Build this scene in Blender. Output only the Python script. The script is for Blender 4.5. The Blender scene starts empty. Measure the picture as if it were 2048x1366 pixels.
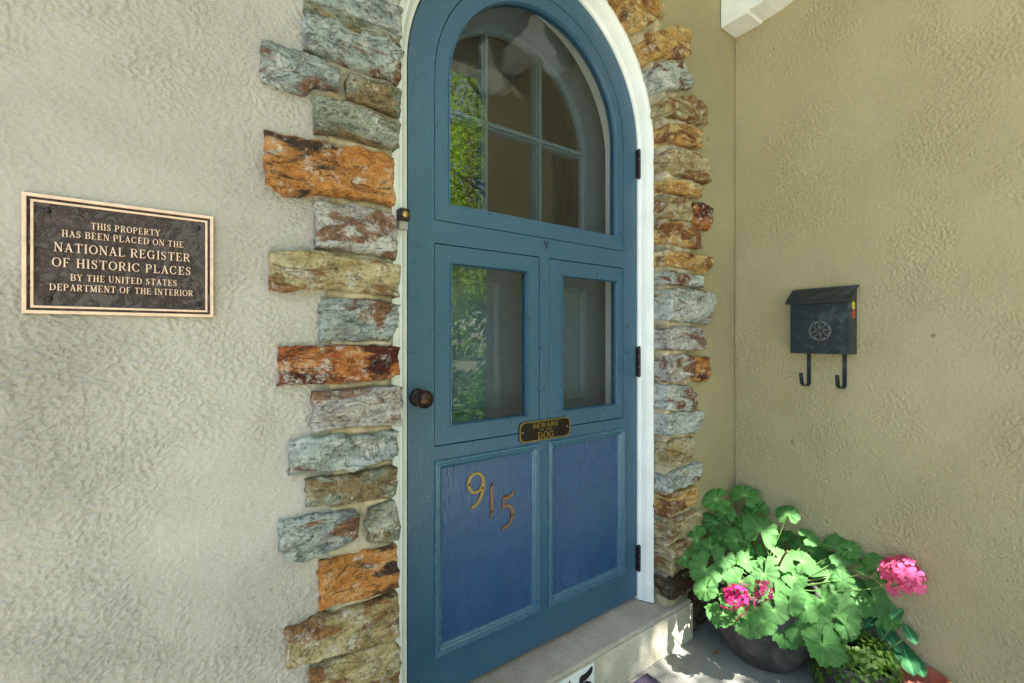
import bpy, bmesh, math, random
import numpy as np
from mathutils import Vector, Matrix, noise
from mathutils.geometry import tessellate_polygon
R = math.radians
random.seed(7)
S = bpy.context.scene
COL = S.collection

# ------------------------------------------------------------------ camera, sky, sun, exposure
F, HY, CAMZ, YAW = 910.0, 676.0, 1.14, math.atan(910/1261.0)
cam_d = bpy.data.cameras.new('camera'); cam = bpy.data.objects.new('camera', cam_d); COL.objects.link(cam)
cam.location = (0, 0, CAMZ); cam.rotation_euler = (R(90), 0, -YAW)
cam_d.sensor_width = 36; cam_d.lens = F/2048*36; cam_d.clip_start = .02; cam_d.clip_end = 500
cam_d.shift_y = (HY-683)/2048
S.camera = cam
SUN_EL, SUN_AZ = R(59.5), R(3)
sdir = Vector((math.sin(SUN_AZ)*math.cos(SUN_EL), -math.cos(SUN_AZ)*math.cos(SUN_EL), math.sin(SUN_EL)))
W = bpy.data.worlds.new('World'); S.world = W; W.use_nodes = True
wn = W.node_tree.nodes; sky = wn.new('ShaderNodeTexSky'); sky.sky_type = 'NISHITA'; sky.sun_disc = False
sky.sun_elevation = SUN_EL; sky.sun_rotation = R(180)-SUN_AZ; sky.air_density = 1.0; sky.dust_density = 1.0
W.node_tree.links.new(sky.outputs[0], wn['Background'].inputs[0]); wn['Background'].inputs[1].default_value = .08
sl = bpy.data.lights.new('sun', 'SUN'); sl.energy = 5.0; sl.angle = R(.5); sl.color = (1, .945, .925)
so = bpy.data.objects.new('sun', sl); COL.objects.link(so); so.location = (0, -4, 8)
so.rotation_euler = sdir.to_track_quat('Z', 'Y').to_euler()
S.view_settings.view_transform = 'Standard'; S.view_settings.look = 'None'; S.view_settings.gamma = 1
S.view_settings.use_curve_mapping = False
S.view_settings.exposure = 2.58
S.render.engine = 'CYCLES'
S.cycles.max_bounces = 10; S.cycles.diffuse_bounces = 6; S.cycles.transparent_max_bounces = 16

# ------------------------------------------------------------------ helpers
SN, CN = math.sin(YAW), math.cos(YAW)
def ray(px):
    u = px-1024; return F*SN+u*CN, F*CN-u*SN
def PY(px, py, Y):                     # photo pixel on the plane y = Y
    dx, dy = ray(px); t = Y/dy; return Vector((dx*t, Y, CAMZ+(HY-py)*t))
def PX(px, py, X):                     # photo pixel on the plane x = X
    dx, dy = ray(px); t = X/dx; return Vector((X, dy*t, CAMZ+(HY-py)*t))
def PT(px, py, t):
    dx, dy = ray(px); return Vector((dx*t, dy*t, CAMZ+(HY-py)*t))

ORG = {}
def mk(name, verts, faces, mat=None, parent=None, org=None, smooth=False, local=False, bevel=0, attr=None):
    vs = [Vector(v) for v in verts]
    if org is None:
        lo = Vector([min(v[i] for v in vs) for i in range(3)]); hi = Vector([max(v[i] for v in vs) for i in range(3)])
        org = (lo+hi)/2; org.z = lo.z if parent is None else org.z
    org = Vector(org)
    me = bpy.data.meshes.new(name); me.from_pydata([v-org for v in vs], [], faces)
    if attr:
        a = me.attributes.new(attr[0], 'FLOAT', 'POINT'); a.data.foreach_set('value', attr[1])
    bm = bmesh.new(); bm.from_mesh(me); bmesh.ops.recalc_face_normals(bm, faces=bm.faces); bm.to_mesh(me); bm.free()
    if smooth: me.polygons.foreach_set('use_smooth', [True]*len(me.polygons))
    return link(name, me, mat, parent, org, bevel)
def link(name, me, mat, parent, org, bevel=0):
    o = bpy.data.objects.new(name, me); COL.objects.link(o)
    if mat and len(me.materials) == 0: me.materials.append(mat)
    org = Vector(org)
    if parent is not None:
        o.parent = parent; o.location = org-ORG.get(parent.name, Vector())
    else: o.location = org
    ORG[o.name] = org
    if bevel:
        m = o.modifiers.new('bevel', 'BEVEL'); m.width = bevel; m.segments = 2; m.limit_method = 'ANGLE'; m.angle_limit = R(40)
    return o
def tag(o, label=None, cat=None, group=None, kind=None):
    if label: o['label'] = label
    if cat: o['category'] = cat
    if group: o['group'] = group
    if kind: o['kind'] = kind
    return o
def empty(name, loc, label, cat, rz=0, group=None):
    o = bpy.data.objects.new(name, None); COL.objects.link(o); o.location = loc; o.rotation_euler = (0, 0, rz)
    o.empty_display_size = .05
    ORG[o.name] = Vector(loc) if rz == 0 else Vector()
    return tag(o, label, cat, group)

class MB:
    def __init__(s): s.v = []; s.f = []
    def add(s, v, f):
        n = len(s.v); s.v += [tuple(p) for p in v]; s.f += [tuple(i+n for i in q) for q in f]
    def box(s, a, b):
        x0, y0, z0 = a; x1, y1, z1 = b
        s.add([(x0,y0,z0),(x1,y0,z0),(x1,y1,z0),(x0,y1,z0),(x0,y0,z1),(x1,y0,z1),(x1,y1,z1),(x0,y1,z1)],
              [(0,3,2,1),(4,5,6,7),(0,1,5,4),(1,2,6,5),(2,3,7,6),(3,0,4,7)])
    def prism(s, loops, y0, y1):       # loops of (x, z): the first is the outline, others are holes
        flat = [p for l in loops for p in l]; n = len(flat)
        tr = tessellate_polygon([[Vector((p[0], p[1], 0)) for p in l] for l in loops])
        v = [(p[0], y0, p[1]) for p in flat]+[(p[0], y1, p[1]) for p in flat]
        f = [tuple(t) for t in tr]+[tuple(i+n for i in reversed(t)) for t in tr]
        k = 0
        for l in loops:
            m = len(l)
            f += [(k+i, k+(i+1) % m, k+(i+1) % m+n, k+i+n) for i in range(m)]; k += m
        s.add(v, f)
    def stroke(s, pts, ws, y0, y1):    # ribbon in the xz plane with per-point width
        n = len(pts); L = []; Q = []
        if not hasattr(ws, '__len__'): ws = [ws]*n
        for i in range(n):
            a = Vector(pts[max(i-1, 0)]); b = Vector(pts[min(i+1, n-1)]); d = (b-a)
            d = d.normalized() if d.length > 1e-9 else Vector((1, 0))
            nn = Vector((-d.y, d.x))*ws[i]/2; p = Vector(pts[i])
            L.append(p+nn); Q.append(p-nn)
        v = [(p.x, y0, p.y) for p in L+Q]+[(p.x, y1, p.y) for p in L+Q]
        f = []
        for i in range(n-1):
            f += [(i, i+1, n+i+1, n+i), (i, 2*n+i, 2*n+i+1, i+1), (n+i, n+i+1, 3*n+i+1, 3*n+i)]
        f += [(0, n, 3*n, 2*n), (n-1, 3*n-1, 4*n-1, 2*n-1)]
        s.add(v, f)
    def tube(s, pts, rad, n=8, cap=True):
        pts = [Vector(p) for p in pts]; m = len(pts)
        if not hasattr(rad, '__len__'): rad = [rad]*m
        up = Vector((.13, .21, .97)); v = []; f = []
        for i, p in enumerate(pts):
            d = (pts[min(i+1, m-1)]-pts[max(i-1, 0)]).normalized()
            a = d.cross(up); a = a.normalized() if a.length > .1 else d.cross(Vector((1, 0, 0))).normalized()
            b = d.cross(a)
            v += [p+(a*math.cos(t*2*math.pi/n)+b*math.sin(t*2*math.pi/n))*rad[i] for t in range(n)]
        for i in range(m-1):
            f += [(i*n+t, i*n+(t+1) % n, (i+1)*n+(t+1) % n, (i+1)*n+t) for t in range(n)]
        if cap: f += [tuple(range(n)), tuple((m-1)*n+t for t in reversed(range(n)))]
        s.add(v, f)
    def lathe(s, prof, c, axis='z', n=32):   # prof (r, h)
        v = []; f = []; c = Vector(c)
        for r, h in prof:
            for t in range(n):
                a = t*2*math.pi/n
                if axis == 'z': q = Vector((r*math.cos(a), r*math.sin(a), h))
                else: q = Vector((r*math.cos(a), h, r*math.sin(a)))
                v.append(c+q)
        for i in range(len(prof)-1):
            f += [(i*n+t, i*n+(t+1) % n, (i+1)*n+(t+1) % n, (i+1)*n+t) for t in range(n)]
        s.add(v, f)
    def make(s, name, mat, parent=None, **k): return mk(name, s.v, s.f, mat, parent, **k)

def arch(cx, r, zc, z0, nj=10, na=40, bottom=None):   # path: up the left jamb, round the arch, down the right
    p = [(cx-r, z0+(zc-z0)*i/nj) for i in range(nj)]
    p += [(cx-r*math.cos(math.pi*i/na), zc+r*math.sin(math.pi*i/na)) for i in range(na+1)]
    p += [(cx+r, zc-(zc-z0)*(i+1)/nj) for i in range(nj)]
    return p
def sweep(mb, A, B, prof, jit=0, freq=30):
    n = len(A); m = len(prof); v = []; f = []
    for i in range(n):
        for (w, y) in prof:
            x = A[i][0]*(1-w)+B[i][0]*w; z = A[i][1]*(1-w)+B[i][1]*w
            p = Vector((x, y, z))
            if jit:
                q = noise.noise_vector(p*freq)*jit+noise.noise_vector(p*freq*3)*jit*.4; p += q
            v.append(p)
    for i in range(n-1):
        f += [(i*m+j, i*m+j+1, (i+1)*m+j+1, (i+1)*m+j) for j in range(m-1)]
    mb.add(v, f)

# ------------------------------------------------------------------ materials
def lin(c):
    return tuple(((x/255)/12.92 if x/255 <= .04045 else ((x/255+.055)/1.055)**2.4) for x in c)+(1,)
class NT:
    def __init__(s, name):
        s.m = bpy.data.materials.new(name); s.m.use_nodes = True; s.t = s.m.node_tree; s.n = s.t.nodes
        s.b = s.n['Principled BSDF']; s.out = s.n['Material Output']
    def L(s, a, b): s.t.links.new(a, b)
    def coord(s, kind='Object', scale=(1, 1, 1), rnd=False):
        tc = s.n.new('ShaderNodeTexCoord'); mp = s.n.new('ShaderNodeMapping'); mp.inputs['Scale'].default_value = scale
        src = tc.outputs[kind]
        if rnd:
            oi = s.n.new('ShaderNodeObjectInfo'); ml = s.n.new('ShaderNodeMath'); ml.operation = 'MULTIPLY'
            ml.inputs[1].default_value = 37; s.L(oi.outputs['Random'], ml.inputs[0])
            ad = s.n.new('ShaderNodeVectorMath'); s.L(src, ad.inputs[0]); s.L(ml.outputs[0], ad.inputs[1]); src = ad.outputs[0]
        s.L(src, mp.inputs[0]); return mp.outputs[0]
    def noise(s, vec, scale, detail=4, rough=.55, dist=0):
        n = s.n.new('ShaderNodeTexNoise'); s.L(vec, n.inputs['Vector'])
        n.inputs['Scale'].default_value = scale; n.inputs['Detail'].default_value = detail
        n.inputs['Roughness'].default_value = rough; n.inputs['Distortion'].default_value = dist
        return n.outputs['Fac']
    def vor(s, vec, scale, feature='F1'):
        n = s.n.new('ShaderNodeTexVoronoi'); n.feature = feature; s.L(vec, n.inputs['Vector']); n.inputs['Scale'].default_value = scale
        return n.outputs['Distance']
    def ramp(s, fac, stops):
        r = s.n.new('ShaderNodeValToRGB'); e = r.color_ramp.elements
        while len(e) < len(stops): e.new(.5)
        for i, (p, c) in enumerate(stops):
            e[i].position = p; e[i].color = c if hasattr(c, '__len__') else (c, c, c, 1)
        s.L(fac, r.inputs[0]); return r.outputs[0]
    def mix(s, fac, a, b, mode='MIX'):
        m = s.n.new('ShaderNodeMix'); m.data_type = 'RGBA'; m.blend_type = mode
        for k, x in ((0, fac), (6, a), (7, b)):
            if hasattr(x, 'is_linked'): s.L(x, m.inputs[k])
            else: m.inputs[k].default_value = x
        return m.outputs[2]
    def math(s, op, a, b=0.0):
        m = s.n.new('ShaderNodeMath'); m.operation = op
        for k, x in ((0, a), (1, b)):
            if hasattr(x, 'is_linked'): s.L(x, m.inputs[k])
            else: m.inputs[k].default_value = x
        return m.outputs[0]
    def bump(s, h, dist, strength=1.0, prev=None):
        b = s.n.new('ShaderNodeBump'); b.inputs['Strength'].default_value = strength; b.inputs['Distance'].default_value = dist
        s.L(h, b.inputs['Height'])
        if prev is not None: s.L(prev, b.inputs['Normal'])
        s.L(b.outputs[0], s.b.inputs['Normal']); return b.outputs[0]
    def set(s, col=None, rough=None, metal=None, spec=None):
        for k, x in (('Base Color', col), ('Roughness', rough), ('Metallic', metal), ('Specular IOR Level', spec)):
            if x is None: continue
            if hasattr(x, 'is_linked'): s.L(x, s.b.inputs[k])
            else: s.b.inputs[k].default_value = x
        return s

def simple(name, rgb, rough=.5, metal=0, var=.12, scale=30, bmp=0, spec=.5):
    t = NT(name); c = lin(rgb); v = t.coord()
    n = t.noise(v, scale, 5)
    dark = tuple(x*(1-var) for x in c[:3])+(1,); light = tuple(min(1, x*(1+var)) for x in c[:3])+(1,)
    t.set(t.ramp(n, [(.3, dark), (.7, light)]), rough, metal, spec)
    if bmp: t.bump(n, bmp)
    return t.m

def stucco(name, base, light, dark, coarse, fine, ridge, second=None, reld=.006, pit_shade_k=.3):
    t = NT(name); v = t.coord(); vs = t.coord(scale=(1, 1, 1.35))
    big = t.noise(v, 2.2, 3, .5)
    patch = t.ramp(t.noise(v, 2.6, 4, .6), [(.36, .22), (.60, 1.0)])
    n1 = t.ramp(t.noise(vs, 66, 7, .72), [(.30, 0), (.70, 1)])
    n2 = t.noise(v, 190, 3, .6)
    rd = t.math('ABSOLUTE', t.math('SUBTRACT', t.noise(v, 84, 2, .5, .8), .5))
    rd = t.ramp(rd, [(0, 1), (.13, 0)])
    c = t.ramp(big, [(.25, lin(dark)), (.5, lin(base)), (.75, lin(light))])
    if second:  # yellow bounce off the side wall, painted into the right-hand strip
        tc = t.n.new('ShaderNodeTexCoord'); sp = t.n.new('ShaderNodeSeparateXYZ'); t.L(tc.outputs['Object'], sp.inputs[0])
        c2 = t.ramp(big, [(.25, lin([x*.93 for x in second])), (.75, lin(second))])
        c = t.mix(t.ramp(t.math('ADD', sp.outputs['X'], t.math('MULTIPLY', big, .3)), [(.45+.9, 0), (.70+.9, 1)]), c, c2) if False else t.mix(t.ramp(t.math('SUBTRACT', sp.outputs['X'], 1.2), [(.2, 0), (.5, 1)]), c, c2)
    c = t.mix(t.math('MULTIPLY', t.ramp(t.noise(t.coord(scale=(1.6, 1.6, .5)), 5, 5, .65), [(.45, 0), (.75, 1)]), .07), c, lin([x*.84 for x in base]))
    pit_shade = t.math('MULTIPLY', t.ramp(t.noise(vs, 66, 7, .72), [(.34, pit_shade_k), (.44, 0)]), patch)
    c = t.mix(pit_shade, c, lin([x*.55 for x in base]))  # shade in the low spots of the relief, painted in as darker colour
    c = t.mix(t.math('MULTIPLY', t.ramp(t.noise(v, 150, 4, .75), [(.60, 0), (.74, .35)]), patch), c, lin([min(255, x*1.12) for x in base]))
    spots = t.ramp(t.noise(v, 17, 2, .5), [(.77, 0), (.79, 1)])
    c = t.mix(t.math('MULTIPLY', spots, .5), c, lin([x*.5 for x in base]))
    t.set(c, .92, 0, .25)
    hgt = t.math('ADD', t.math('MULTIPLY', n1, coarse), t.math('MULTIPLY', n2, fine))
    hgt = t.math('ADD', hgt, t.math('MULTIPLY', rd, ridge))
    hgt = t.math('MULTIPLY', hgt, patch)
    b = t.bump(t.noise(v, 5, 3), .006)
    t.bump(hgt, reld, 1, b)
    return t.m

def stone_mat(name, cols, accent, acc_amt, dark_amt=.5, white_amt=.3):
    t = NT(name); v = t.coord(scale=(1, 1, 2.6), rnd=True); vi = t.coord(rnd=True)
    n1 = t.noise(v, 9, 10, .7, .35); n2 = t.noise(vi, 55, 6, .75); n3 = t.noise(v, 6, 4, .6, 1.0)
    k = len(cols)
    c = t.ramp(n1, [(.33+.34*i/(k-1), lin(x)) for i, x in enumerate(cols)])
    a = t.ramp(n3, [(.60-acc_amt*.35, 0), (.66-acc_amt*.30, 1)])
    acc = t.ramp(n2, [(.3, lin([x*.6 for x in accent])), (.7, lin(accent))])
    c = t.mix(a, c, acc)
    wsp = t.ramp(t.noise(vi, 30, 8, .8), [(.58-white_amt*.1, 0), (.68-white_amt*.1, 1)])
    c = t.mix(t.math('MULTIPLY', wsp, .75), c, lin((226, 222, 208)))
    crack = t.math('ABSOLUTE', t.math('SUBTRACT', t.noise(v, 7, 5, .6, 1.5), .5))
    cr = t.ramp(crack, [(.0, 1), (.012, 0)])
    c = t.mix(t.math('MULTIPLY', cr, dark_amt), c, lin((62, 50, 44)))
    c = t.mix(t.math('MULTIPLY', t.ramp(t.noise(vi, 130, 3, .7), [(.33, 1), (.5, 0)]), .55), c, lin([x*.38 for x in cols[0]]))
    t.set(c, .78, 0, .35)
    h = t.math('ADD', t.math('MULTIPLY', n1, 2.0), t.math('MULTIPLY', n2, .9))
    h = t.math('SUBTRACT', h, t.math('MULTIPLY', cr, .35))
    t.bump(h, .014)
    return t.m
SM = dict(
    blue=stone_mat('blue_grey_stone', [(84,90,86),(150,158,150),(182,190,182),(216,218,208)], (160,112,78), .10, .5, .6),
    green=stone_mat('green_grey_stone', [(86,90,76),(132,136,112),(158,162,140),(190,194,178)], (168,144,100), .28, .5, .4),
    orange=stone_mat('orange_stone', [(146,84,38),(196,126,56),(208,146,82),(224,184,132)], (92,64,46), .22, .8, .35),
    red=stone_mat('rust_red_stone', [(104,42,22),(176,92,42),(206,132,66),(222,184,140)], (112,46,28), .35, .7, .6),
    tan=stone_mat('tan_stone', [(120,100,64),(176,156,106),(200,184,138),(222,208,170)], (180,128,76), .28, .5, .6),
    pink=stone_mat('pale_stone_with_rust_flecks', [(120,112,104),(176,168,158),(206,202,192),(222,220,212)], (172,128,98), .30, .5, .7),
    gold=stone_mat('golden_stone', [(150,100,46),(206,156,84),(222,188,122),(236,216,172)], (172,112,62), .28, .55, .4),
    white=stone_mat('pale_grey_stone', [(120,128,120),(178,186,176),(206,210,200),(228,230,222)], (160,108,78), .15, .5, .8),
    dark=stone_mat('dark_brown_stone', [(48,42,34),(86,74,56),(124,106,76),(160,140,104)], (92,60,40), .3, .6, .15),
)
def mortar_mat():
    t = NT('tan_mortar'); v = t.coord()
    c = t.ramp(t.noise(v, 14, 5, .6), [(.34, lin((112,104,90))), (.5, lin((168,154,126))), (.66, lin((204,188,156)))])
    c = t.mix(t.math('MULTIPLY', t.ramp(t.noise(v, 5, 3), [(.5, 0), (.65, 1)]), .5), c, lin((150,146,134)))
    t.set(c, .9, 0, .2); t.bump(t.noise(v, 90, 5, .6), .003); return t.m
M_mortar = mortar_mat()
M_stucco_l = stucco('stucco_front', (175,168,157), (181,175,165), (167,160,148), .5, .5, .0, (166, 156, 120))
M_stucco_r = stucco('stucco_side', (169,159,125), (175,165,132), (163,152,118), .4, .5, .1, None, .004, .2)

def door_paint(name, base, grain=1.0, rough=.33):
    t = NT(name); v = t.coord(); vg = t.coord(scale=(30, 30, 1.4))
    big = t.noise(v, 5, 3)
    c = t.ramp(big, [(.3, lin([x*.97 for x in base])), (.7, lin([min(255, x*1.03) for x in base]))])
    wear = t.ramp(t.noise(t.coord(scale=(1,1,.5)), 34, 6, .75), [(.70, 0), (.76, 1)])
    c = t.mix(t.math('MULTIPLY', wear, .28), c, lin([min(255, x*1.5+14) for x in base]))
    t.set(c, t.ramp(t.noise(v, 18, 4), [(.3, rough-.07), (.7, rough+.06)]), 0, .75)
    g = t.ramp(t.noise(vg, 18, 4, .6, .3), [(.34, 0), (.46, 1)])
    g2 = t.noise(v, 160, 3)
    b = t.bump(g, .0013*grain); t.bump(g2, .0006, 1, b)
    return t.m
M_door = door_paint('blue_door_paint', (42, 82, 108), .3)
M_panel = door_paint('blue_panel_paint', (40, 76, 118), .65, .26)
M_mould = door_paint('worn_moulding_paint', (52, 94, 120), .3, .30)
M_inner = simple('inner_door_paint', (70, 92, 106), .5, var=.15)
M_gap = simple('dark_gap', (14, 16, 18), .9)
def white_paint():
    t = NT('white_paint'); v = t.coord()
    c = t.ramp(t.noise(v, 9, 4), [(.3, lin((222, 224, 220))), (.7, lin((238, 239, 236)))])
    d = t.ramp(t.noise(v, 60, 5, .7), [(.70, 0), (.78, 1)])
    c = t.mix(t.math('MULTIPLY', d, .3), c, lin((150, 140, 122)))
    t.set(c, .42, 0, .5); t.bump(t.noise(v, 120, 3), .0008); return t.m
M_white = white_paint()
M_ceil = simple('ceiling_paint', (206, 202, 190), .6)
def glass():
    t = NT('window_glass'); n = t.n
    tr = n.new('ShaderNodeBsdfTransparent'); tr.inputs[0].default_value = (.93, .95, .94, 1)
    gl = n.new('ShaderNodeBsdfGlossy'); gl.inputs['Roughness'].default_value = .0
    fr = n.new('ShaderNodeFresnel'); ge = n.new('ShaderNodeNewGeometry'); ml = n.new('ShaderNodeMapRange'); ml.inputs['To Min'].default_value = 1.52; ml.inputs['To Max'].default_value = 1/1.52; t.L(ge.outputs['Backfacing'], ml.inputs['Value']); t.L(ml.outputs[0], fr.inputs[0])
    bp = n.new('ShaderNodeBump'); bp.inputs['Distance'].default_value = .00014; t.L(t.noise(t.coord(), 7, 1), bp.inputs['Height'])
    t.L(bp.outputs[0], gl.inputs['Normal'])
    mx = n.new('ShaderNodeMixShader'); t.L(fr.outputs[0], mx.inputs[0]); t.L(tr.outputs[0], mx.inputs[1]); t.L(gl.outputs[0], mx.inputs[2])
    t.L(mx.outputs[0], t.out.inputs[0]); return t.m
M_glass = glass()
def metal(name, rgb, rough, metallic=1.0, wear=None, bmp=.0006, scale=40):
    t = NT(name); v = t.coord(); c = lin(rgb)
    n = t.noise(v, scale, 6, .65)
    cc = t.ramp(n, [(.3, tuple(x*.7 for x in c[:3])+(1,)), (.7, c)])
    if wear: cc = t.mix(t.ramp(t.noise(v, scale*.3, 5, .7), [(.5, 0), (.72, .8)]), cc, lin(wear))
    t.set(cc, rough, metallic); t.bump(n, bmp); return t.m
M_brass = metal('aged_brass', (182, 156, 100), .38)
M_copper = metal('worn_copper_brass', (166, 132, 108), .42)
M_bronze_edge = metal('polished_bronze', (236, 200, 172), .5, .2)
M_darkmetal = metal('dark_iron', (58, 50, 50), .5, .7)
M_knob = metal('oil_rubbed_bronze', (72, 52, 46), .3, .8)
M_mail = metal('black_weathered_metal', (39, 48, 53), .40, .3, (74, 92, 100), .0006, 60)
M_black = simple('black_plastic', (24, 24, 26), .4)
def plaque_bg():
    t = NT('leathery_bronze'); v = t.coord()
    w = t.math('ABSOLUTE', t.math('SUBTRACT', t.noise(v, 26, 5, .65, 1.6), .5))
    r = t.ramp(w, [(0, 1), (.06, 0)])
    c = t.mix(t.math('MULTIPLY', r, .2), lin((74, 62, 58)), lin((120, 104, 98)))
    t.set(c, .4, .3); t.bump(t.math('ADD', r, t.noise(v, 150, 3)), .0018); return t.m
M_plaque = plaque_bg()
def concrete(name, a, b, c3):
    t = NT(name); v = t.coord()
    c = t.ramp(t.noise(v, 5, 7, .65), [(.3, lin(a)), (.5, lin(b)), (.72, lin(c3))])
    c = t.mix(t.math('MULTIPLY', t.ramp(t.noise(v, 150, 3, .7), [(.33, 1), (.46, 0)]), .4), c, lin([x*.5 for x in a]))
    t.set(c, .85, 0, .3); t.bump(t.math('ADD', t.noise(v, 110, 4, .7), t.noise(v, 9, 3)), .002); return t.m
M_conc = concrete('step_concrete', (140,132,118), (168,160,144), (190,182,166))
M_floor = concrete('porch_concrete', (112,114,106), (140,140,130), (160,158,146))
M_riser = concrete('painted_riser', (176,168,146), (194,186,164), (206,200,182))
def pot_mat():
    t = NT('dark_stone_pot'); v = t.coord()
    c = t.ramp(t.noise(v, 10, 8, .7, .5), [(.35, lin((46,43,44))), (.55, lin((78,73,72))), (.75, lin((120,112,108)))])
    c = t.mix(t.math('MULTIPLY', t.ramp(t.noise(v, 4, 6, .8), [(.62, 0), (.72, 1)]), .6), c, lin((150,142,136)))
    t.set(c, .6, 0, .4); t.bump(t.noise(v, 50, 6, .7), .003); return t.m
M_pot = pot_mat()
M_terra = simple('terracotta', (158, 92, 68), .7, var=.2, scale=12, bmp=.001)
M_soil = simple('soil', (46, 34, 26), .95, var=.5, scale=60, bmp=.01)
M_mat = simple('purple_grey_pile', (72, 62, 82), .95, var=.5, scale=260, bmp=.008)
def leaf_mat(name, dark, light, trans=.3, rough=.42, attr=True):
    t = NT(name); v = t.coord()
    oi = t.n.new('ShaderNodeObjectInfo')
    n = t.noise(v, 40, 4)
    c = t.ramp(n, [(.3, lin(dark)), (.7, lin(light))])
    if attr:
        a = t.n.new('ShaderNodeAttribute'); a.attribute_name = 'vein'
        c = t.mix(a.outputs['Fac'], c, lin([min(255, x*1.28+14) for x in light]))
    hs = t.n.new('ShaderNodeHueSaturation'); t.L(c, hs.inputs['Color'])
    t.L(t.math('ADD', t.math('MULTIPLY', oi.outputs['Random'], .4), .8), hs.inputs['Value'])
    c = hs.outputs[0]
    t.set(c, rough, 0, .45); t.bump(t.noise(v, 120, 3), .0012)
    tb = t.n.new('ShaderNodeBsdfTranslucent'); t.L(t.mix(1.0, c, (1.0, 1.0, .45, 1), 'MULTIPLY'), tb.inputs[0])
    mx = t.n.new('ShaderNodeMixShader'); mx.inputs[0].default_value = trans
    t.L(t.b.outputs[0], mx.inputs[1]); t.L(tb.outputs[0], mx.inputs[2]); t.L(mx.outputs[0], t.out.inputs[0]); return t.m
M_leaf = leaf_mat('geranium_leaf', (48, 110, 48), (108, 162, 84), .34, .34)
M_leaf2 = leaf_mat('glossy_bluish_leaf', (30, 84, 48), (58, 120, 70), .15, .28)
M_jenny = leaf_mat('yellow_green_leaf', (74, 112, 36), (112, 150, 58), .35, .5, False)
M_stem = simple('green_stem', (84, 116, 54), .5)
M_twig = simple('brown_twig', (104, 76, 50), .7)
M_petal = leaf_mat('magenta_petal', (206, 40, 120), (228, 66, 146), .35, .6, False)
M_petal2 = leaf_mat('pink_petal', (232, 84, 150), (244, 130, 178), .35, .6, False)
M_tree = leaf_mat('tree_leaf', (108, 142, 48), (170, 196, 86), .6, .5, False)
M_shrub = leaf_mat('shrub_leaf', (88, 148, 56), (140, 190, 84), .5, .5, False)
M_bark = simple('bark', (92, 78, 62), .9, var=.4, scale=20, bmp=.01)
M_lawn = simple('lawn_grass', (118, 122, 92), .95, var=.35, scale=12, bmp=.02)
M_bounce_paving = concrete('bounce_paving', (150,146,136), (172,168,158), (190,186,176))
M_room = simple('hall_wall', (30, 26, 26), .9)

# ------------------------------------------------------------------ the setting
YW, YS, YD = 1.03, 1.0, 1.12            # stucco face, stone face, door face
OC, OR, ZC = .9175, .5125, 1.853        # stone opening: centre, radius, springing height
DC, DR = .9325, .459                    # door leaf
XR = 1.93                               # side wall
g = MB(); g.box((-60, -90, -.6), (60, -1.15, -.15)); g.box((-60, -1.15, -.6), (-3.2, 60, -.15)); g.box((3.2,-1.15,-.6),(60,60,-.15))
tag(g.make('lawn', M_lawn), kind='structure')
g = MB(); g.box((-3.2, -1.15, -.6), (3.2, 1.35, 0)); tag(g.make('porch_floor', M_floor), kind='structure')
g = MB(); g.box((-2.6, -9, -.16), (1.2, -1.16, -.13)); tag(g.make('bounce_paving', M_bounce_paving), kind='structure')  # unseen pale paving, added to bounce neutral light into the porch

fw = MB()
wo = [(-3.2, -.15)]+arch(OC, OR+.05, ZC, 0, 4, 40)+[(XR+.3, -.15), (XR+.3, 4.2), (-3.2, 4.2)]
wo = [(-3.2, 0)]+arch(OC, OR+.05, ZC, 0, 4, 40)+[(XR+.3, 0), (XR+.3, 4.2), (-3.2, 4.2)]
fw.prism([wo], YW, YW+.2)
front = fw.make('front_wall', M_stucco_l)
tag(front, 'tan stucco wall around the blue door, edged with rough coloured stones', 'wall')
sw = MB(); sw.box((XR, -.75, 0), (XR+.3, YW-.002, 4.2))
side = sw.make('side_wall', M_stucco_r); tag(side, 'tan stucco wall at right angles to the door, carrying the black mailbox', 'wall')

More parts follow.
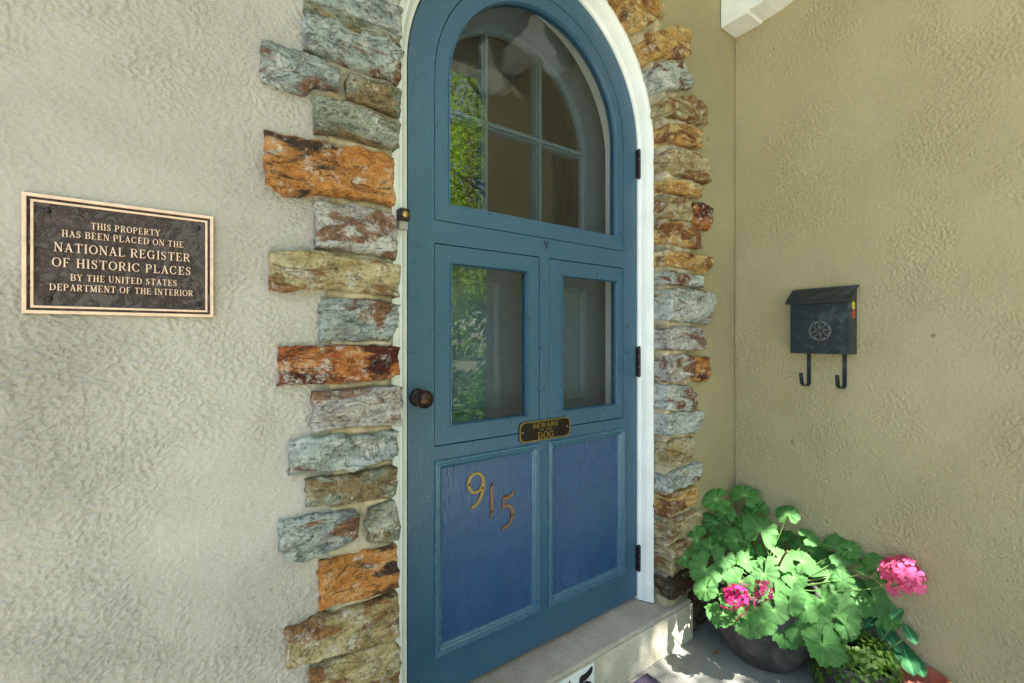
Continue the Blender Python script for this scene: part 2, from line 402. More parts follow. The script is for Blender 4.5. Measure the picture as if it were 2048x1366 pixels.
# stones ------------------------------------------------------------
def inside_opening(x, z, e=0):
    if z <= ZC: return abs(x-OC) < OR-e
    return math.hypot(x-OC, z-ZC) < OR-e
def stone(poly, kind, depth=None, seed=0, back=None, yf=None):
    """poly: (x, z) outline on the wall, x-monotone; builds one rough block"""
    yf = YS+random.uniform(-.007, .006) if yf is None else yf
    xs = [p[0] for p in poly]; x0, x1 = min(xs), max(xs); Wd = x1-x0
    n = len(poly)
    def hit(x):
        zs = []
        for i in range(n):
            a, b = poly[i], poly[(i+1) % n]
            if (a[0]-x)*(b[0]-x) <= 0 and abs(a[0]-b[0]) > 1e-7:
                zs.append(a[1]+(b[1]-a[1])*(x-a[0])/(b[0]-a[0]))
        return (min(zs), max(zs)) if zs else None
    nx = max(16, int(Wd/.005)); zlo, zhi = min(p[1] for p in poly), max(p[1] for p in poly); nz = max(14, int((zhi-zlo)/.0045))
    off = Vector((seed*7.31, seed*3.17, seed*1.7)); tilt = random.uniform(-.05, .05); tv = random.uniform(-.12, .12)
    V = []; Fc = []
    cx, cz = (x0+x1)/2, (zlo+zhi)/2
    def sp(k, m): t = k/m; return t*.55+.45*(.5-.5*math.cos(math.pi*t))
    for i in range(nx+1):
        u = sp(i, nx); x = x0+Wd*min(max(u, .04), .96); h = hit(x) or (cz-.01, cz+.01)
        zb, zt = h; zb -= .0028; zt += .0028; hh = zt-zb
        for j in range(nz+1):
            v = sp(j, nz); z = zb+hh*v
            xx = x0+Wd*u
            d = min((xx-x0), (x1-xx), v*hh, (1-v)*hh)
            Rr = .0085+.003*noise.noise(Vector((xx*20, z*20, seed)))
            y = Rr*(1-math.sqrt(max(0, 1-(1-min(d/Rr, 1))**2))) if d < Rr else 0
            p = Vector((xx, 0, z))
            s1 = noise.fractal(Vector((xx*14, 0, z*34))+off, 1, 2, 4)
            led = math.floor(noise.noise(Vector((xx*7, 1, z*30))+off)*4)/4
            facet = noise.cell(Vector((xx*16+z*9, 0, z*26-xx*6))+off)*.0015
            fine = noise.fractal(Vector((xx*60, 0, z*90))+off, 1, 2, 3)
            y += -(s1*.0075+led*.010+facet*1.6+fine*.0018)+tilt*(xx-cx)*.4+tv*(z-cz)
            jx = noise.fractal(Vector((z*38, seed, 0)), 1, 2, 3)*.0075; jz = noise.fractal(Vector((xx*28, seed, 5+v*2)), 1, 2, 3)*.0065
            e = max(0, 1-d/.02)
            V.append(Vector((xx+jx*e*(1 if i in (0, nx) else .6), yf+y, z+jz*e)))
    m = nz+1
    for i in range(nx):
        for j in range(nz):
            Fc.append((i*m+j, (i+1)*m+j, (i+1)*m+j+1, i*m+j+1))
    ring = [j for j in range(m)]+[i*m+nz for i in range(1, nx+1)]+[nx*m+j for j in range(nz-1, -1, -1)]+[i*m for i in range(nx-1, 0, -1)]
    yb = back if back else YW+.02
    prev = ring; steps = 5
    for s in range(1, steps+1):
        base = len(V); cur = []
        for k, idx in enumerate(ring):
            q = V[idx]; t = s/steps
            y = q.y+(yb-q.y)*t; dd = Vector((q.x-cx, 0, q.z-cz)); dd = dd.normalized() if dd.length else dd
            w = noise.fractal(Vector((q.x*25, y*40, q.z*25))+off, 1, 2, 3)*.004-.001
            V.append(Vector((q.x, y, q.z))+dd*(w if s < steps else 0)); cur.append(base+k)
        L = len(ring)
        Fc += [(prev[k], prev[(k+1) % L], cur[(k+1) % L], cur[k]) for k in range(L)]
        prev = cur
    o = mk('stone', V, Fc, SM[kind], front, smooth=True, org=(cx, yf, cz))
    return o
def front_pt(px, py):
    for k in range(0, 12):
        Y = YS+.01*k; p = PY(px, py, Y)
        if p.x < OC: return (min(p.x, OC-OR+.006), p.z)
        if not inside_opening(p.x, p.z, .004): return (p.x, p.z)
    d = Vector((p.x-OC, max(0, p.z-ZC)))
    if p.z <= ZC: return (OC+OR, p.z)
    d = d.normalized()*OR; return (OC+d.x, ZC+d.y)
LS = [
 ('blue', [(612,-34),(700,-36),(803,14),(806,40),(803,66),(735,40),(640,6),(613,0)]),
 ('green', [(612,5),(640,12),(735,46),(803,74),(800,90),(750,78),(700,60),(615,22)]),
 ('blue', [(615,33),(665,40),(750,66),(801,105),(805,132),(801,158),(731,135),(685,115),(612,89),(610,59)]),
 ('blue', [(525,86),(543,81),(609,102),(681,135),(681,175),(638,165),(615,181),(566,168),(523,152)]),
 ('green', [(701,142),(803,178),(805,194),(801,227),(764,214),(694,188)]),
 ('green', [(630,194),(685,198),(764,227),(800,244),(798,287),(787,293),(724,277),(685,264),(635,260)]),
 ('orange', [(531,257),(566,260),(638,280),(698,292),(780,303),(792,333),(790,408),(731,392),(665,387),(569,384),(531,356)]),
 ('pink', [(632,408),(698,410),(787,429),(798,462),(792,515),(731,502),(665,494),(637,492)]),
 ('tan', [(540,505),(632,504),(731,522),(798,532),(800,565),(797,591),(731,581),(648,574),(576,581),(549,576)]),
 ('blue', [(642,596),(714,597),(797,611),(800,637),(787,678),(714,680),(645,681)]),
 ('red', [(559,696),(632,693),(797,695),(801,719),(798,749),(757,759),(698,764),(625,766),(561,769)]),
 ('pink', [(626,788),(729,779),(798,774),(805,804),(800,848),(720,852),(626,861)]),
 ('blue', [(580,891),(619,877),(729,873),(798,866),(800,900),(789,919),(720,937),(582,951)]),
 ('green', [(615,965),(706,953),(791,937),(796,969),(789,992),(683,1013),(615,1015)]),
 ('blue', [(564,1052),(605,1040),(715,1026),(722,1061),(715,1084),(651,1111),(615,1127),(573,1123),(560,1079)]),
 ('green', [(738,1024),(793,1003),(802,1056),(798,1079),(738,1084)]),
 ('orange', [(642,1134),(729,1111),(798,1100),(800,1152),(796,1175),(720,1201),(642,1221)]),
 ('tan', [(576,1272),(637,1242),(729,1217),(796,1194),(798,1235),(789,1276),(720,1288),(637,1320),(573,1338)]),
 ('tan', [(619,1350),(706,1304),(789,1281),(802,1317),(800,1378),(729,1392),(619,1430)]),
 ('blue', [(560,1470),(706,1410),(800,1395),(800,1470),(706,1500),(562,1550)]),
 ('green', [(625,1548),(800,1490),(800,1560),(625,1625)]),
]
RS = [
 ('gold', [(1222,-20),(1305,-18),(1330,10),(1332,26),(1300,45),(1265,72),(1245,40)]),
 ('gold', [(1272,90),(1290,73),(1345,51),(1370,44),(1387,66),(1389,95),(1379,110),(1326,113),(1286,130)]),
 ('white', [(1295,146),(1319,123),(1370,123),(1383,146),(1389,172),(1345,176),(1308,187)]),
 ('tan', [(1306,212),(1341,194),(1385,189),(1411,201),(1422,223),(1420,243),(1400,245),(1363,232),(1315,238)]),
 ('gold', [(1315,260),(1341,249),(1385,249),(1405,264),(1407,293),(1385,291),(1337,282),(1317,289)]),
 ('tan', [(1317,315),(1345,300),(1385,304),(1414,318),(1422,344),(1418,366),(1400,359),(1356,346),(1323,340)]),
 ('gold', [(1317,366),(1341,357),(1385,362),(1403,373),(1404,393),(1363,386),(1317,388)]),
 ('tan', [(1317,399),(1341,393),(1381,399),(1385,439),(1348,436),(1318,436)]),
 ('red', [(1392,406),(1407,403),(1431,417),(1425,458),(1409,456),(1392,436)]),
 ('gold', [(1319,450),(1362,444),(1408,460),(1406,495),(1369,490),(1320,486)]),
 ('gold', [(1317,508),(1346,500),(1395,508),(1430,515),(1424,540),(1408,547),(1398,536),(1362,532),(1319,529)]),
 ('white', [(1318,547),(1353,544),(1408,553),(1406,573),(1369,569),(1319,568)]),
 ('white', [(1319,582),(1369,579),(1401,582),(1432,590),(1427,618),(1420,647),(1401,645),(1353,640),(1321,639)]),
 ('pink', [(1319,660),(1353,655),(1401,656),(1411,669),(1409,695),(1404,700),(1362,698),(1333,698),(1322,679)]),
 ('pink', [(1319,714),(1350,711),(1387,714),(1388,750),(1369,758),(1324,763)]),
 ('orange', [(1395,714),(1424,716),(1422,740),(1416,761),(1395,763)]),
 ('white', [(1317,776),(1343,772),(1392,774),(1398,796),(1392,821),(1351,821),(1317,815)]),
 ('white', [(1317,831),(1359,825),(1410,823),(1412,847),(1398,865),(1359,869),(1319,867)]),
 ('tan', [(1315,885),(1351,881),(1392,875),(1392,922),(1347,932),(1319,930)]),
 ('white', [(1319,950),(1359,942),(1402,928),(1404,954),(1396,966),(1351,981),(1323,981)]),
 ('gold', [(1317,991),(1359,985),(1396,975),(1396,1009),(1359,1025),(1319,1029)]),
 ('tan', [(1315,1045),(1347,1043),(1402,1021),(1404,1051),(1370,1072),(1319,1078)]),
 ('tan', [(1315,1088),(1359,1088),(1398,1072),(1398,1128),(1363,1141),(1319,1141)]),
 ('dark', [(1313,1159),(1335,1157),(1382,1139),(1394,1175),(1343,1199),(1313,1199)]),
]
QL = [(k_, [(min(PY(a, b, YS).x, OC-OR+.006), PY(a, b, YS).z) for a, b in poly]) for k_, poly in LS]
QR = [(k_, [front_pt(a, b) for a, b in poly]) for k_, poly in RS]
POLYS = [q for _, q in QL+QR]

# mortar band behind the stones
mo = MB()
A = arch(OC, OR+.009, ZC, 0, 380, 300)
def outer(i, p):
    x, z = p
    o = .145+.012*noise.noise(Vector((x*6, 3.3, z*14)))
    if z <= ZC: return (x-o if x < OC else x+o, z)
    d = Vector((x-OC, z-ZC)).normalized()*(OR+o); return (OC+d.x, ZC+d.y)
B = [outer(i, p) for i, p in enumerate(A)]
ym = YS+.026
def gapbulge(x, z):
    lo = hi = None
    for poly in POLYS:
        n = len(poly); zs = []
        for i in range(n):
            a, b = poly[i], poly[(i+1) % n]
            if (a[0]-x)*(b[0]-x) <= 0 and abs(a[0]-b[0]) > 1e-7: zs.append(a[1]+(b[1]-a[1])*(x-a[0])/(b[0]-a[0]))
        if zs:
            if min(zs) > z: hi = min(zs) if hi is None else min(hi, min(zs))
            elif max(zs) < z: lo = max(zs) if lo is None else max(lo, max(zs))
            else: return 0
    if lo is None or hi is None or hi-lo > .07: return .003
    t = (z-lo)/(hi-lo)*2-1; return .011*max(0, 1-abs(t)**2.2)-.002
prof = [(0, 1.16), (0, 1.13), (0, 1.10), (0, 1.08), (0, 1.06), (0, 1.04), (.01, 1.025), (.05, ym+.002)]+[(.05+.9*i/22, ym) for i in range(1, 23)]+[(.985, ym+.005), (1, YW+.02)]
sweep(mo, A, B, prof)
nv = []
mcol = len(prof)
for q, p in enumerate(mo.v):
    p = Vector(p); jn = q % mcol
    if jn >= 7: p.y -= gapbulge(min(max(p.x, OC-OR-.11) if p.x < OC else p.x, OC-OR-.004) if p.x < OC else max(min(p.x, OC+OR+.11), OC+OR+.004), p.z) if p.z < 2.35 else 0
    p += noise.noise_vector(p*24)*.0035+noise.noise_vector(p*75)*.0014
    nv.append(tuple(p))
mo.v = nv
mo.make('mortar', M_mortar, front, smooth=True)

sd = 1
for kind, q in QL:
    stone(q, kind, seed=sd, back=1.09 if max(p[0] for p in q) > .39 else YW+.02); sd += 1
for kind, q in QR:
    stone(q, kind, seed=sd, back=1.09 if min(p[0] for p in q) < 1.46 else YW+.02); sd += 1
# dark stones beside and under the sill, right of it
stone([(1.585, .155), (1.70, .15), (1.71, .03), (1.585, .01)], 'dark', seed=sd); sd += 1
# ring of arch stones above the frame edge
a = 52
kinds = ['gold', 'tan', 'white', 'orange', 'green', 'blue', 'pink', 'tan', 'blue', 'gold', 'green', 'blue', 'red', 'tan', 'white', 'green', 'blue']
ki = 0
while a < 172:
    w = random.uniform(6.5, 9.5); r1 = OR+random.choice([.17, .18, .26])
    c = [(a+.6, OR), (a+w-.6, OR), (a+w-.9, r1), (a+w/2, r1+.006), (a+.9, r1)]
    # build the block upright, then turn it into its place
    am = a+w/2; wi = math.radians(w-1.2)*OR; wo_ = math.radians(w-1.8)*r1
    poly = [(0, -wi/2), (0, wi/2), (r1-OR, wo_/2), (r1-OR, -wo_/2)]
    o = stone(poly, kinds[ki % len(kinds)], seed=sd, back=1.09); sd += 1; ki += 1
    cen = Vector(((r1-OR)/2+OR, 0, 0))
    rot = Matrix.Rotation(-R(am), 4, 'Y')
    pos = rot @ Vector((OR+o.location.x+ORG[front.name].x, 0, o.location.z+ORG[front.name].z))
    o.rotation_euler = (0, -R(am), 0)
    yl = o.location.y
    o.location = (OC+pos.x-ORG[front.name].x, yl, ZC+pos.z-ORG[front.name].z)
    a += w

# real relief on the rendered walls: dense sheets of trowelled stucco
def perlin(x, y, seed):
    rs = np.random.RandomState(seed); per = rs.permutation(4096); ang = rs.rand(4096)*2*np.pi
    xi = np.floor(x).astype(int); yi = np.floor(y).astype(int); xf = x-xi; yf = y-yi
    def gr(ix, iy, dx, dy):
        h = per[(per[ix & 4095]+iy) & 4095]; return np.cos(ang[h])*dx+np.sin(ang[h])*dy
    u = xf*xf*xf*(xf*(xf*6-15)+10); v = yf*yf*yf*(yf*(yf*6-15)+10)
    a = gr(xi, yi, xf, yf)*(1-u)+gr(xi+1, yi, xf-1, yf)*u; b = gr(xi, yi+1, xf, yf-1)*(1-u)+gr(xi+1, yi+1, xf-1, yf-1)*u
    return (a*(1-v)+b*v)*1.4
def relief(a, b, fx, fz, seed, coarse, pmin=.3):
    wa = a+perlin(a*18, b*18, seed+9)*.012; wb = b+perlin(a*18, b*18, seed+8)*.012
    n = perlin(wa*fx, wb*fz, seed)+.65*perlin(wa*fx*2.1, wb*fz*2.1, seed+1)+.45*perlin(wa*fx*4.1, wb*fz*4.1, seed+2)
    lump = np.clip(n, -.35, .55)
    pt = np.clip(perlin(a*4.5, b*3.2, seed+3)*1.3+.55+.5*perlin(a*14, b*14, seed+4), pmin, 1.0)
    und = perlin(a*5, b*4, seed+5)*.0010
    return lump*pt*coarse+und
def sheet(name, parent, mat, a0, a1, b0, b1, step, fx, fz, seed, coarse, place, mask=None):
    na, nb = int((a1-a0)/step)+1, int((b1-b0)/step)+1
    A_, B_ = np.meshgrid(np.linspace(a0, a1, na), np.linspace(b0, b1, nb), indexing='ij')
    h = relief(A_, B_, fx, fz, seed, coarse)
    co = place(A_, B_, h).reshape(-1, 3)
    i, j = np.meshgrid(np.arange(na-1), np.arange(nb-1), indexing='ij'); q = (i*nb+j)
    if mask is not None: keep = mask(A_[:-1, :-1], B_[:-1, :-1]); q = q[keep]
    q = q.reshape(-1); F_ = np.stack([q, q+nb, q+nb+1, q+1], 1).astype(np.int32)
    me = bpy.data.meshes.new(name); me.vertices.add(len(co)); me.vertices.foreach_set('co', co.astype(np.float32).ravel())
    me.loops.add(F_.size); me.loops.foreach_set('vertex_index', F_.ravel()); me.polygons.add(len(F_))
    me.polygons.foreach_set('loop_start', np.arange(0, F_.size, 4, dtype=np.int32)); me.polygons.foreach_set('loop_total', np.full(len(F_), 4, np.int32))
    me.polygons.foreach_set('use_smooth', np.ones(len(F_), bool)); me.update(calc_edges=True); me.validate()
    o = link(name, me, mat, parent, (0, 0, 0)); return o
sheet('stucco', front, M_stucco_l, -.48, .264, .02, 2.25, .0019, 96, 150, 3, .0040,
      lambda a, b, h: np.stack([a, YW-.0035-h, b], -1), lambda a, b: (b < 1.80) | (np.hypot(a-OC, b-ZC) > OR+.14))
sheet('stucco', side, M_stucco_r, -.12, 1.027, .002, 2.75, .0027, 130, 112, 20, .0034,
      lambda a, b, h: np.stack([XR-.003-h, a, b], -1))

# ------------------------------------------------------------------ porch roof
pc = MB(); pc.box((-.62, -.95, 3.42), (2.3, 1.2, 3.5)); ceil = pc.make('porch_ceiling', M_ceil); tag(ceil, kind='structure')
bme = MB(); bme.box((-.5, -.058, -.01), (1.9, .058, .012)); bd = None
for i in range(15):
    org = (-.1, -.62+i*.122+.03, 3.405)
    if bd is None: bd = mk('ceiling_board', [(x+org[0], y+org[1], z+org[2]) for x, y, z in bme.v], bme.f, M_ceil, ceil, org=org)
    else: link('ceiling_board', bd.data, None, ceil, org)
bm_ = MB(); bm_.box((-.62, -.78, 3.16), (2.3, -.66, 3.419)); tag(bm_.make('porch_beam', M_white, bevel=.004), 'white painted beam along the open edge of the porch', 'beam')
def corbel_mesh(mb, x0, x1, prof):
    n = len(prof); v = [(x0, y, z) for y, z in prof]+[(x1, y, z) for y, z in prof]
    tr = tessellate_polygon([[Vector((y, z, 0)) for y, z in prof]])
    f = [tuple(t) for t in tr]+[tuple(i+n for i in reversed(t)) for t in tr]+[(i, (i+1) % n, (i+1) % n+n, i+n) for i in range(n)]
    mb.add(v, f)
c1 = MB()
cp = [(1.027, 2.43), (.918, 2.43), (.912, 2.4385), (.895, 2.4375)]
for k in range(1, 13):
    t = k/12; cp.append((.895-.32*math.sin(t*math.pi/2), 2.4375+.34*(1-math.cos(t*math.pi/2))))
cp += [(.56, 2.80), (.545, 3.0), (1.027, 3.0)]
corbel_mesh(c1, 1.812, XR-.003, cp)
tag(c1.make('corbel', M_white, bevel=.002), 'white wooden corbel in the corner where the two stucco walls meet', 'corbel', 'white corbels under the porch roof')
c2 = MB(); c2.box((1.812, -.655, 3.003), (XR-.003, 1.027, 3.16)); c2.make('wall_plate', M_white, bevel=.003)
tag(bpy.data.objects['wall_plate'], 'white beam above the corner corbel, along the side wall', 'beam')
for yc, zb, lb in ((.15, 2.80, 'white scalloped corbel on the side wall, middle of the row'), (-.42, 2.93, 'white scalloped corbel nearest the open edge of the porch')):
    m = MB(); pr = []
    for k in range(9): t = k/8*math.pi; pr.append((.06-.06*math.cos(t)-.06, zb+.05-.05*math.sin(t)))
    pts = [(XR-.003, zb+.28), (XR-.003, zb)]+[(XR-.02-.05*(1-math.cos(k/8*math.pi)), zb-.0+.05*math.sin(k/8*math.pi)*-.6+.04*k/8) for k in range(9)]
    pts += [(1.82-.05*(1-math.cos(k/8*math.pi)), zb+.06+.12*k/8-.03*math.sin(k/8*math.pi)) for k in range(9)]+[(1.70, zb+.28)]
    m.prism([pts], yc-.06, yc+.06)
    tag(m.make('corbel', M_white, bevel=.003), lb, 'corbel', 'white corbels under the porch roof')

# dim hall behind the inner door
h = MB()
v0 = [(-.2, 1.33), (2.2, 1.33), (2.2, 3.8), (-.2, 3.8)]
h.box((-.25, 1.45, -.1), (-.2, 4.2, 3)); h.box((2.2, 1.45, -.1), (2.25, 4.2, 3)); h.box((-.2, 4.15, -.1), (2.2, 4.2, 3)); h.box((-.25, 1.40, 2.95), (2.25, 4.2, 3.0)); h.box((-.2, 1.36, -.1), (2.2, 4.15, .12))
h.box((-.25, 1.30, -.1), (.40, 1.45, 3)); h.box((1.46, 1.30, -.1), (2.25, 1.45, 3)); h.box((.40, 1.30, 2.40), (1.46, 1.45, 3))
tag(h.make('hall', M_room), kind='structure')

# ------------------------------------------------------------------ door frame (white)
fr = empty('door_frame', (DC, 1.15, .15), 'white painted arched frame around the blue door', 'door frame')
m = MB()
Pin = arch(DC, DR+.0035, ZC, .15, 20, 60); Pout = arch(OC, OR+.004, ZC, .15, 20, 60)
sweep(m, Pin, Pout, [(0, 1.165), (0, 1.118), (.04, 1.113), (.16, 1.111), (.20, 1.104), (.26, 1.098), (.30, 1.092), (.36, 1.088), (.40, 1.083), (.46, 1.086), (.50, 1.080), (.62, 1.072), (.84, 1.070), (.92, 1.073), (1.0, 1.082), (1.0, 1.165)], .0006, 20)
m.make('casing', M_white, fr, smooth=True)
m = MB(); Pj = arch(DC, DR-.018, ZC, .15, 20, 60); Pj2 = arch(DC, DR+.03, ZC, .15, 20, 60)
sweep(m, Pj, Pj2, [(1, 1.166), (0, 1.168), (0, 1.255), (0, 1.262), (1, 1.262)])
m.make('jamb', M_white, fr)
m = MB(); m.box((.985+.30, 1.0, 0), (1.0, 1.0, 0))

# ------------------------------------------------------------------ blue door
door = empty('front_door', (DC, YD+.02, .16), 'blue arched storm door with three glass panes and two lower panels', 'door')
def rect(x0, x1, z0, z1): return [(x0, z0), (x1, z0), (x1, z1), (x0, z1)]
GAP = .0022
up_o = arch(DC, .3825, ZC, 1.459, 2, 48); up_g = arch(DC+.004, .3425, ZC-.006, 1.507, 2, 48)
lz0, lz1 = .845, 1.398
lrect = (.55, .917, lz0, lz1); rrect = (.957, 1.315, lz0, lz1)
pl = (.55, .915, .274, .806); pr_ = (.953, 1.317, .274, .806)
m = MB(); outl = arch(DC, DR, ZC, .165, 4, 60)
m.prism([outl, up_o, rect(*lrect), rect(*rrect), rect(*pl), rect(*pr_)], YD, YD+.04)
m.make('door_leaf', M_door, door, bevel=.0015)
def shrink(poly, c, r_or): return poly
def sash(outer, hole, glass_loop, lab):
    m = MB(); m.prism([outer, hole], YD+.001, YD+.034)
    s = m.make('sash', M_door, door, bevel=.0016)
    tag(s, lab)
    g = MB(); g.prism([glass_loop], YD+.014, YD+.018); g.make('glass', M_glass, s)
    # thin glazing bead inside the sash
    return s
s1 = sash(arch(DC, .3825-GAP, ZC, 1.459+GAP, 2, 48), up_g, arch(DC+.004, .3445, ZC-.006, 1.505, 2, 48), 'upper arched sash')
s2 = sash(rect(.55+GAP, .917-GAP, lz0+GAP, lz1-GAP), rect(.599, .871, .895, 1.350), rect(.597, .873, .893, 1.352), 'lower sash on the knob side')
s3 = sash(rect(.957+GAP, 1.315-GAP, lz0+GAP, lz1-GAP), rect(1.012, 1.284, .895, 1.349), rect(1.010, 1.286, .893, 1.351), 'lower sash on the hinge side')
def mould_frame(x0, x1, z0, z1, prof):
    m = MB(); n = len(prof); v = []; f = []
    for (w, y) in prof:
        v += [(x0+w, y, z0+w), (x1-w, y, z0+w), (x1-w, y, z1-w), (x0+w, y, z1-w)]
    for j in range(n-1):
        for k in range(4): f.append((j*4+k, j*4+(k+1) % 4, (j+1)*4+(k+1) % 4, (j+1)*4+k))
    m.add(v, f); return m
for (x0, x1, z0, z1) in (pl, pr_):
    p = MB(); p.box((x0+.001, YD+.010, z0+.001), (x1-.001, YD+.03, z1-.001))
    po = p.make('panel', M_panel, door)
    mf = mould_frame(x0-.001, x1+.001, z0-.001, z1+.001, [(-.001, YD+.012), (0, YD-.004), (.002, YD-.007), (.007, YD-.008), (.009, YD-.004), (.011, YD-.001), (.015, YD-.003), (.019, YD-.0005), (.022, YD+.004), (.026, YD+.006), (.028, YD+.012)])
    mf.make('moulding', M_mould, po)
    # raised field
    x0 += .030; x1 -= .030; z0 += .030; z1 -= .030
# thin moulded bead round the panes
for s, (x0, x1, z0, z1) in ((s2, (.599, .871, .895, 1.350)), (s3, (1.012, 1.284, .895, 1.349))):
    mould_frame(x0, x1, z0, z1, [(-.0015, YD+.006), (-.001, YD-.002), (.002, YD-.0025), (.0045, YD+.003), (.006, YD+.012)]).make('glazing_bead', M_door, s)
m = MB(); sweep(m, arch(DC+.004, .3425, ZC-.006, 1.507, 20, 60), arch(DC+.004, .3425-.1, ZC-.006, 1.507, 20, 60), [(-.015, YD+.006), (-.01, YD-.002), (.02, YD-.0025), (.045, YD+.003), (.06, YD+.012)])
m.make('glazing_bead', M_door, s1)
m = MB(); m.tube([(.592, YD+.004, 1.5085), (1.277, YD+.004, 1.5085)], .004, 8); m.make('sill_bead', M_door, s1)
# knob, hinges, latch
kx, kz = .5005, .983
m = MB(); m.lathe([(0, -.012), (.016, -.012), (.021, -.008), (.024, -.002), (.024, 0)], (kx, YD, kz), 'y'); rs = m.make('rosette', M_darkmetal, door, smooth=True)
m = MB(); m.lathe([(0, -.062), (.012, -.061), (.019, -.057), (.0235, -.049), (.024, -.043), (.021, -.035), (.013, -.029), (.009, -.024), (.008, -.012)], (kx, YD, kz), 'y')
m.make('knob', M_knob, door, smooth=True)
for z0, z1 in ((1.745, 1.849), (.997, 1.104), (.262, .354)):
    m = MB(); x = DC+DR+.003
    m.lathe([(0, z0-.006), (.004, z0-.004), (.0065, z0), (.0065, z0+.033)], (x, YD-.007, 0)); m.lathe([(.0055, z0+.034), (.0055, z1-.036)], (x, YD-.007, 0))
    m.lathe([(.0065, z0+.035), (.0065, z1-.035)], (x, YD-.007, 0)); m.lathe([(.0065, z1-.033), (.0065, z1), (.004, z1+.004), (0, z1+.006)], (x, YD-.007, 0))
    m.box((x-.011, YD-.003, z0), (x+.009, YD+.004, z1)); m.make('hinge', M_darkmetal, door)
lx, lz = PY(1091, 487, YD).x, PY(1091, 487, YD).z
m = MB(); m.tube([(lx-.007, YD-.003, lz+.008), (lx-.008, YD-.006, lz), (lx, YD-.006, lz-.006), (lx+.008, YD-.006, lz), (lx+.007, YD-.003, lz+.008)], .0014, 6)
m.tube([(lx, YD-.006, lz-.004), (lx, YD-.008, lz-.018)], .0018, 6); m.make('hook', M_darkmetal, door)

# house numerals
def arc_pts(cx, cz, rx, rz, a0, a1, n=24): return [(cx+rx*math.cos(R(a0+(a1-a0)*i/n)), cz+rz*math.sin(R(a0+(a1-a0)*i/n))) for i in range(n+1)]
def numeral(ch, x0, x1, z0, z1, yb, th, fat=1.0):
    """old-style flat metal digit; x0..x1, z0..z1 is its box"""
    m = MB(); W_, H_ = x1-x0, z1-z0; k = H_/.105*fat*.82
    T = lambda pts: [(x0+W_*a, z0+H_*b) for a, b in pts]
    if ch == '9':
        p = T(arc_pts(.48, .69, .40, .26, 0, 360, 36)); ws = [(.0075+.0055*abs(math.cos(R(i*10))))*k for i in range(37)]
        m.stroke(p, ws, yb-th, yb)
        q = [(.88, .70), (.89, .55), (.84, .38), (.68, .20), (.47, .08), (.22, .02)]
        m.stroke(T(q), [.012*k, .0125*k, .0125*k, .0115*k, .0105*k, .009*k], yb-th*1.05, yb)
    elif ch == '1':
        w = .011*k/W_
        p = [(x0+W_*(.5-w*.6), z0), (x0+W_*(.5+w*.62), z0+H_*.15), (x0+W_*(.5+w*.45), z0+H_*.80), (x0+W_*(.5+w*.55), z1), (x0+W_*(.5-w*.62), z0+H_*.86), (x0+W_*(.5-w*.45), z0+H_*.2)]
        m.prism([p], yb-th, yb)
    else:
        m.stroke(T([(.18, .84), (.36, .82), (.62, .84), (.84, .90), (.95, 1.0)]), [.012*k, .013*k, .0125*k, .011*k, .005*k], yb-th, yb)
        m.stroke(T([(.25, .88), (.22, .72), (.18, .52)]), [.010*k, .009*k, .008*k], yb-th*1.04, yb)
        q = [(.14, .55), (.30, .62), (.52, .62), (.74, .53), (.86, .38), (.82, .22), (.62, .08), (.35, .02), (.10, .02)]
        m.stroke(T(q), [.006*k, .009*k, .0115*k, .0135*k, .0145*k, .0135*k, .0115*k, .0105*k, .009*k], yb-th*1.08, yb)
    return m
hn = empty('house_number', (.74, YD, .566), 'brass house number 915 stepping down the lower door panel', 'house number')
yb = YD+.011
for ch, bx, sc, mt in (('9', (.655, .7166, .649, .754), ((.662, .721), (.708, .702)), M_brass), ('1', (.722, .756, .605, .7125), ((.739, .705), (.739, .625)), M_copper), ('5', (.7697, .823, .566, .674), ((.788, .664), (.813, .600)), M_copper)):
    n_ = numeral(ch, *bx, yb, .005).make('numeral', mt, hn); tag(n_, 'digit '+ch)
    for (sx, sz) in sc:
        q = MB(); q.lathe([(0, -.0025), (.0025, -.002), (.0035, 0)], (sx, yb-.0053, sz), 'y', 12); q.make('screw', M_knob, n_, smooth=True)

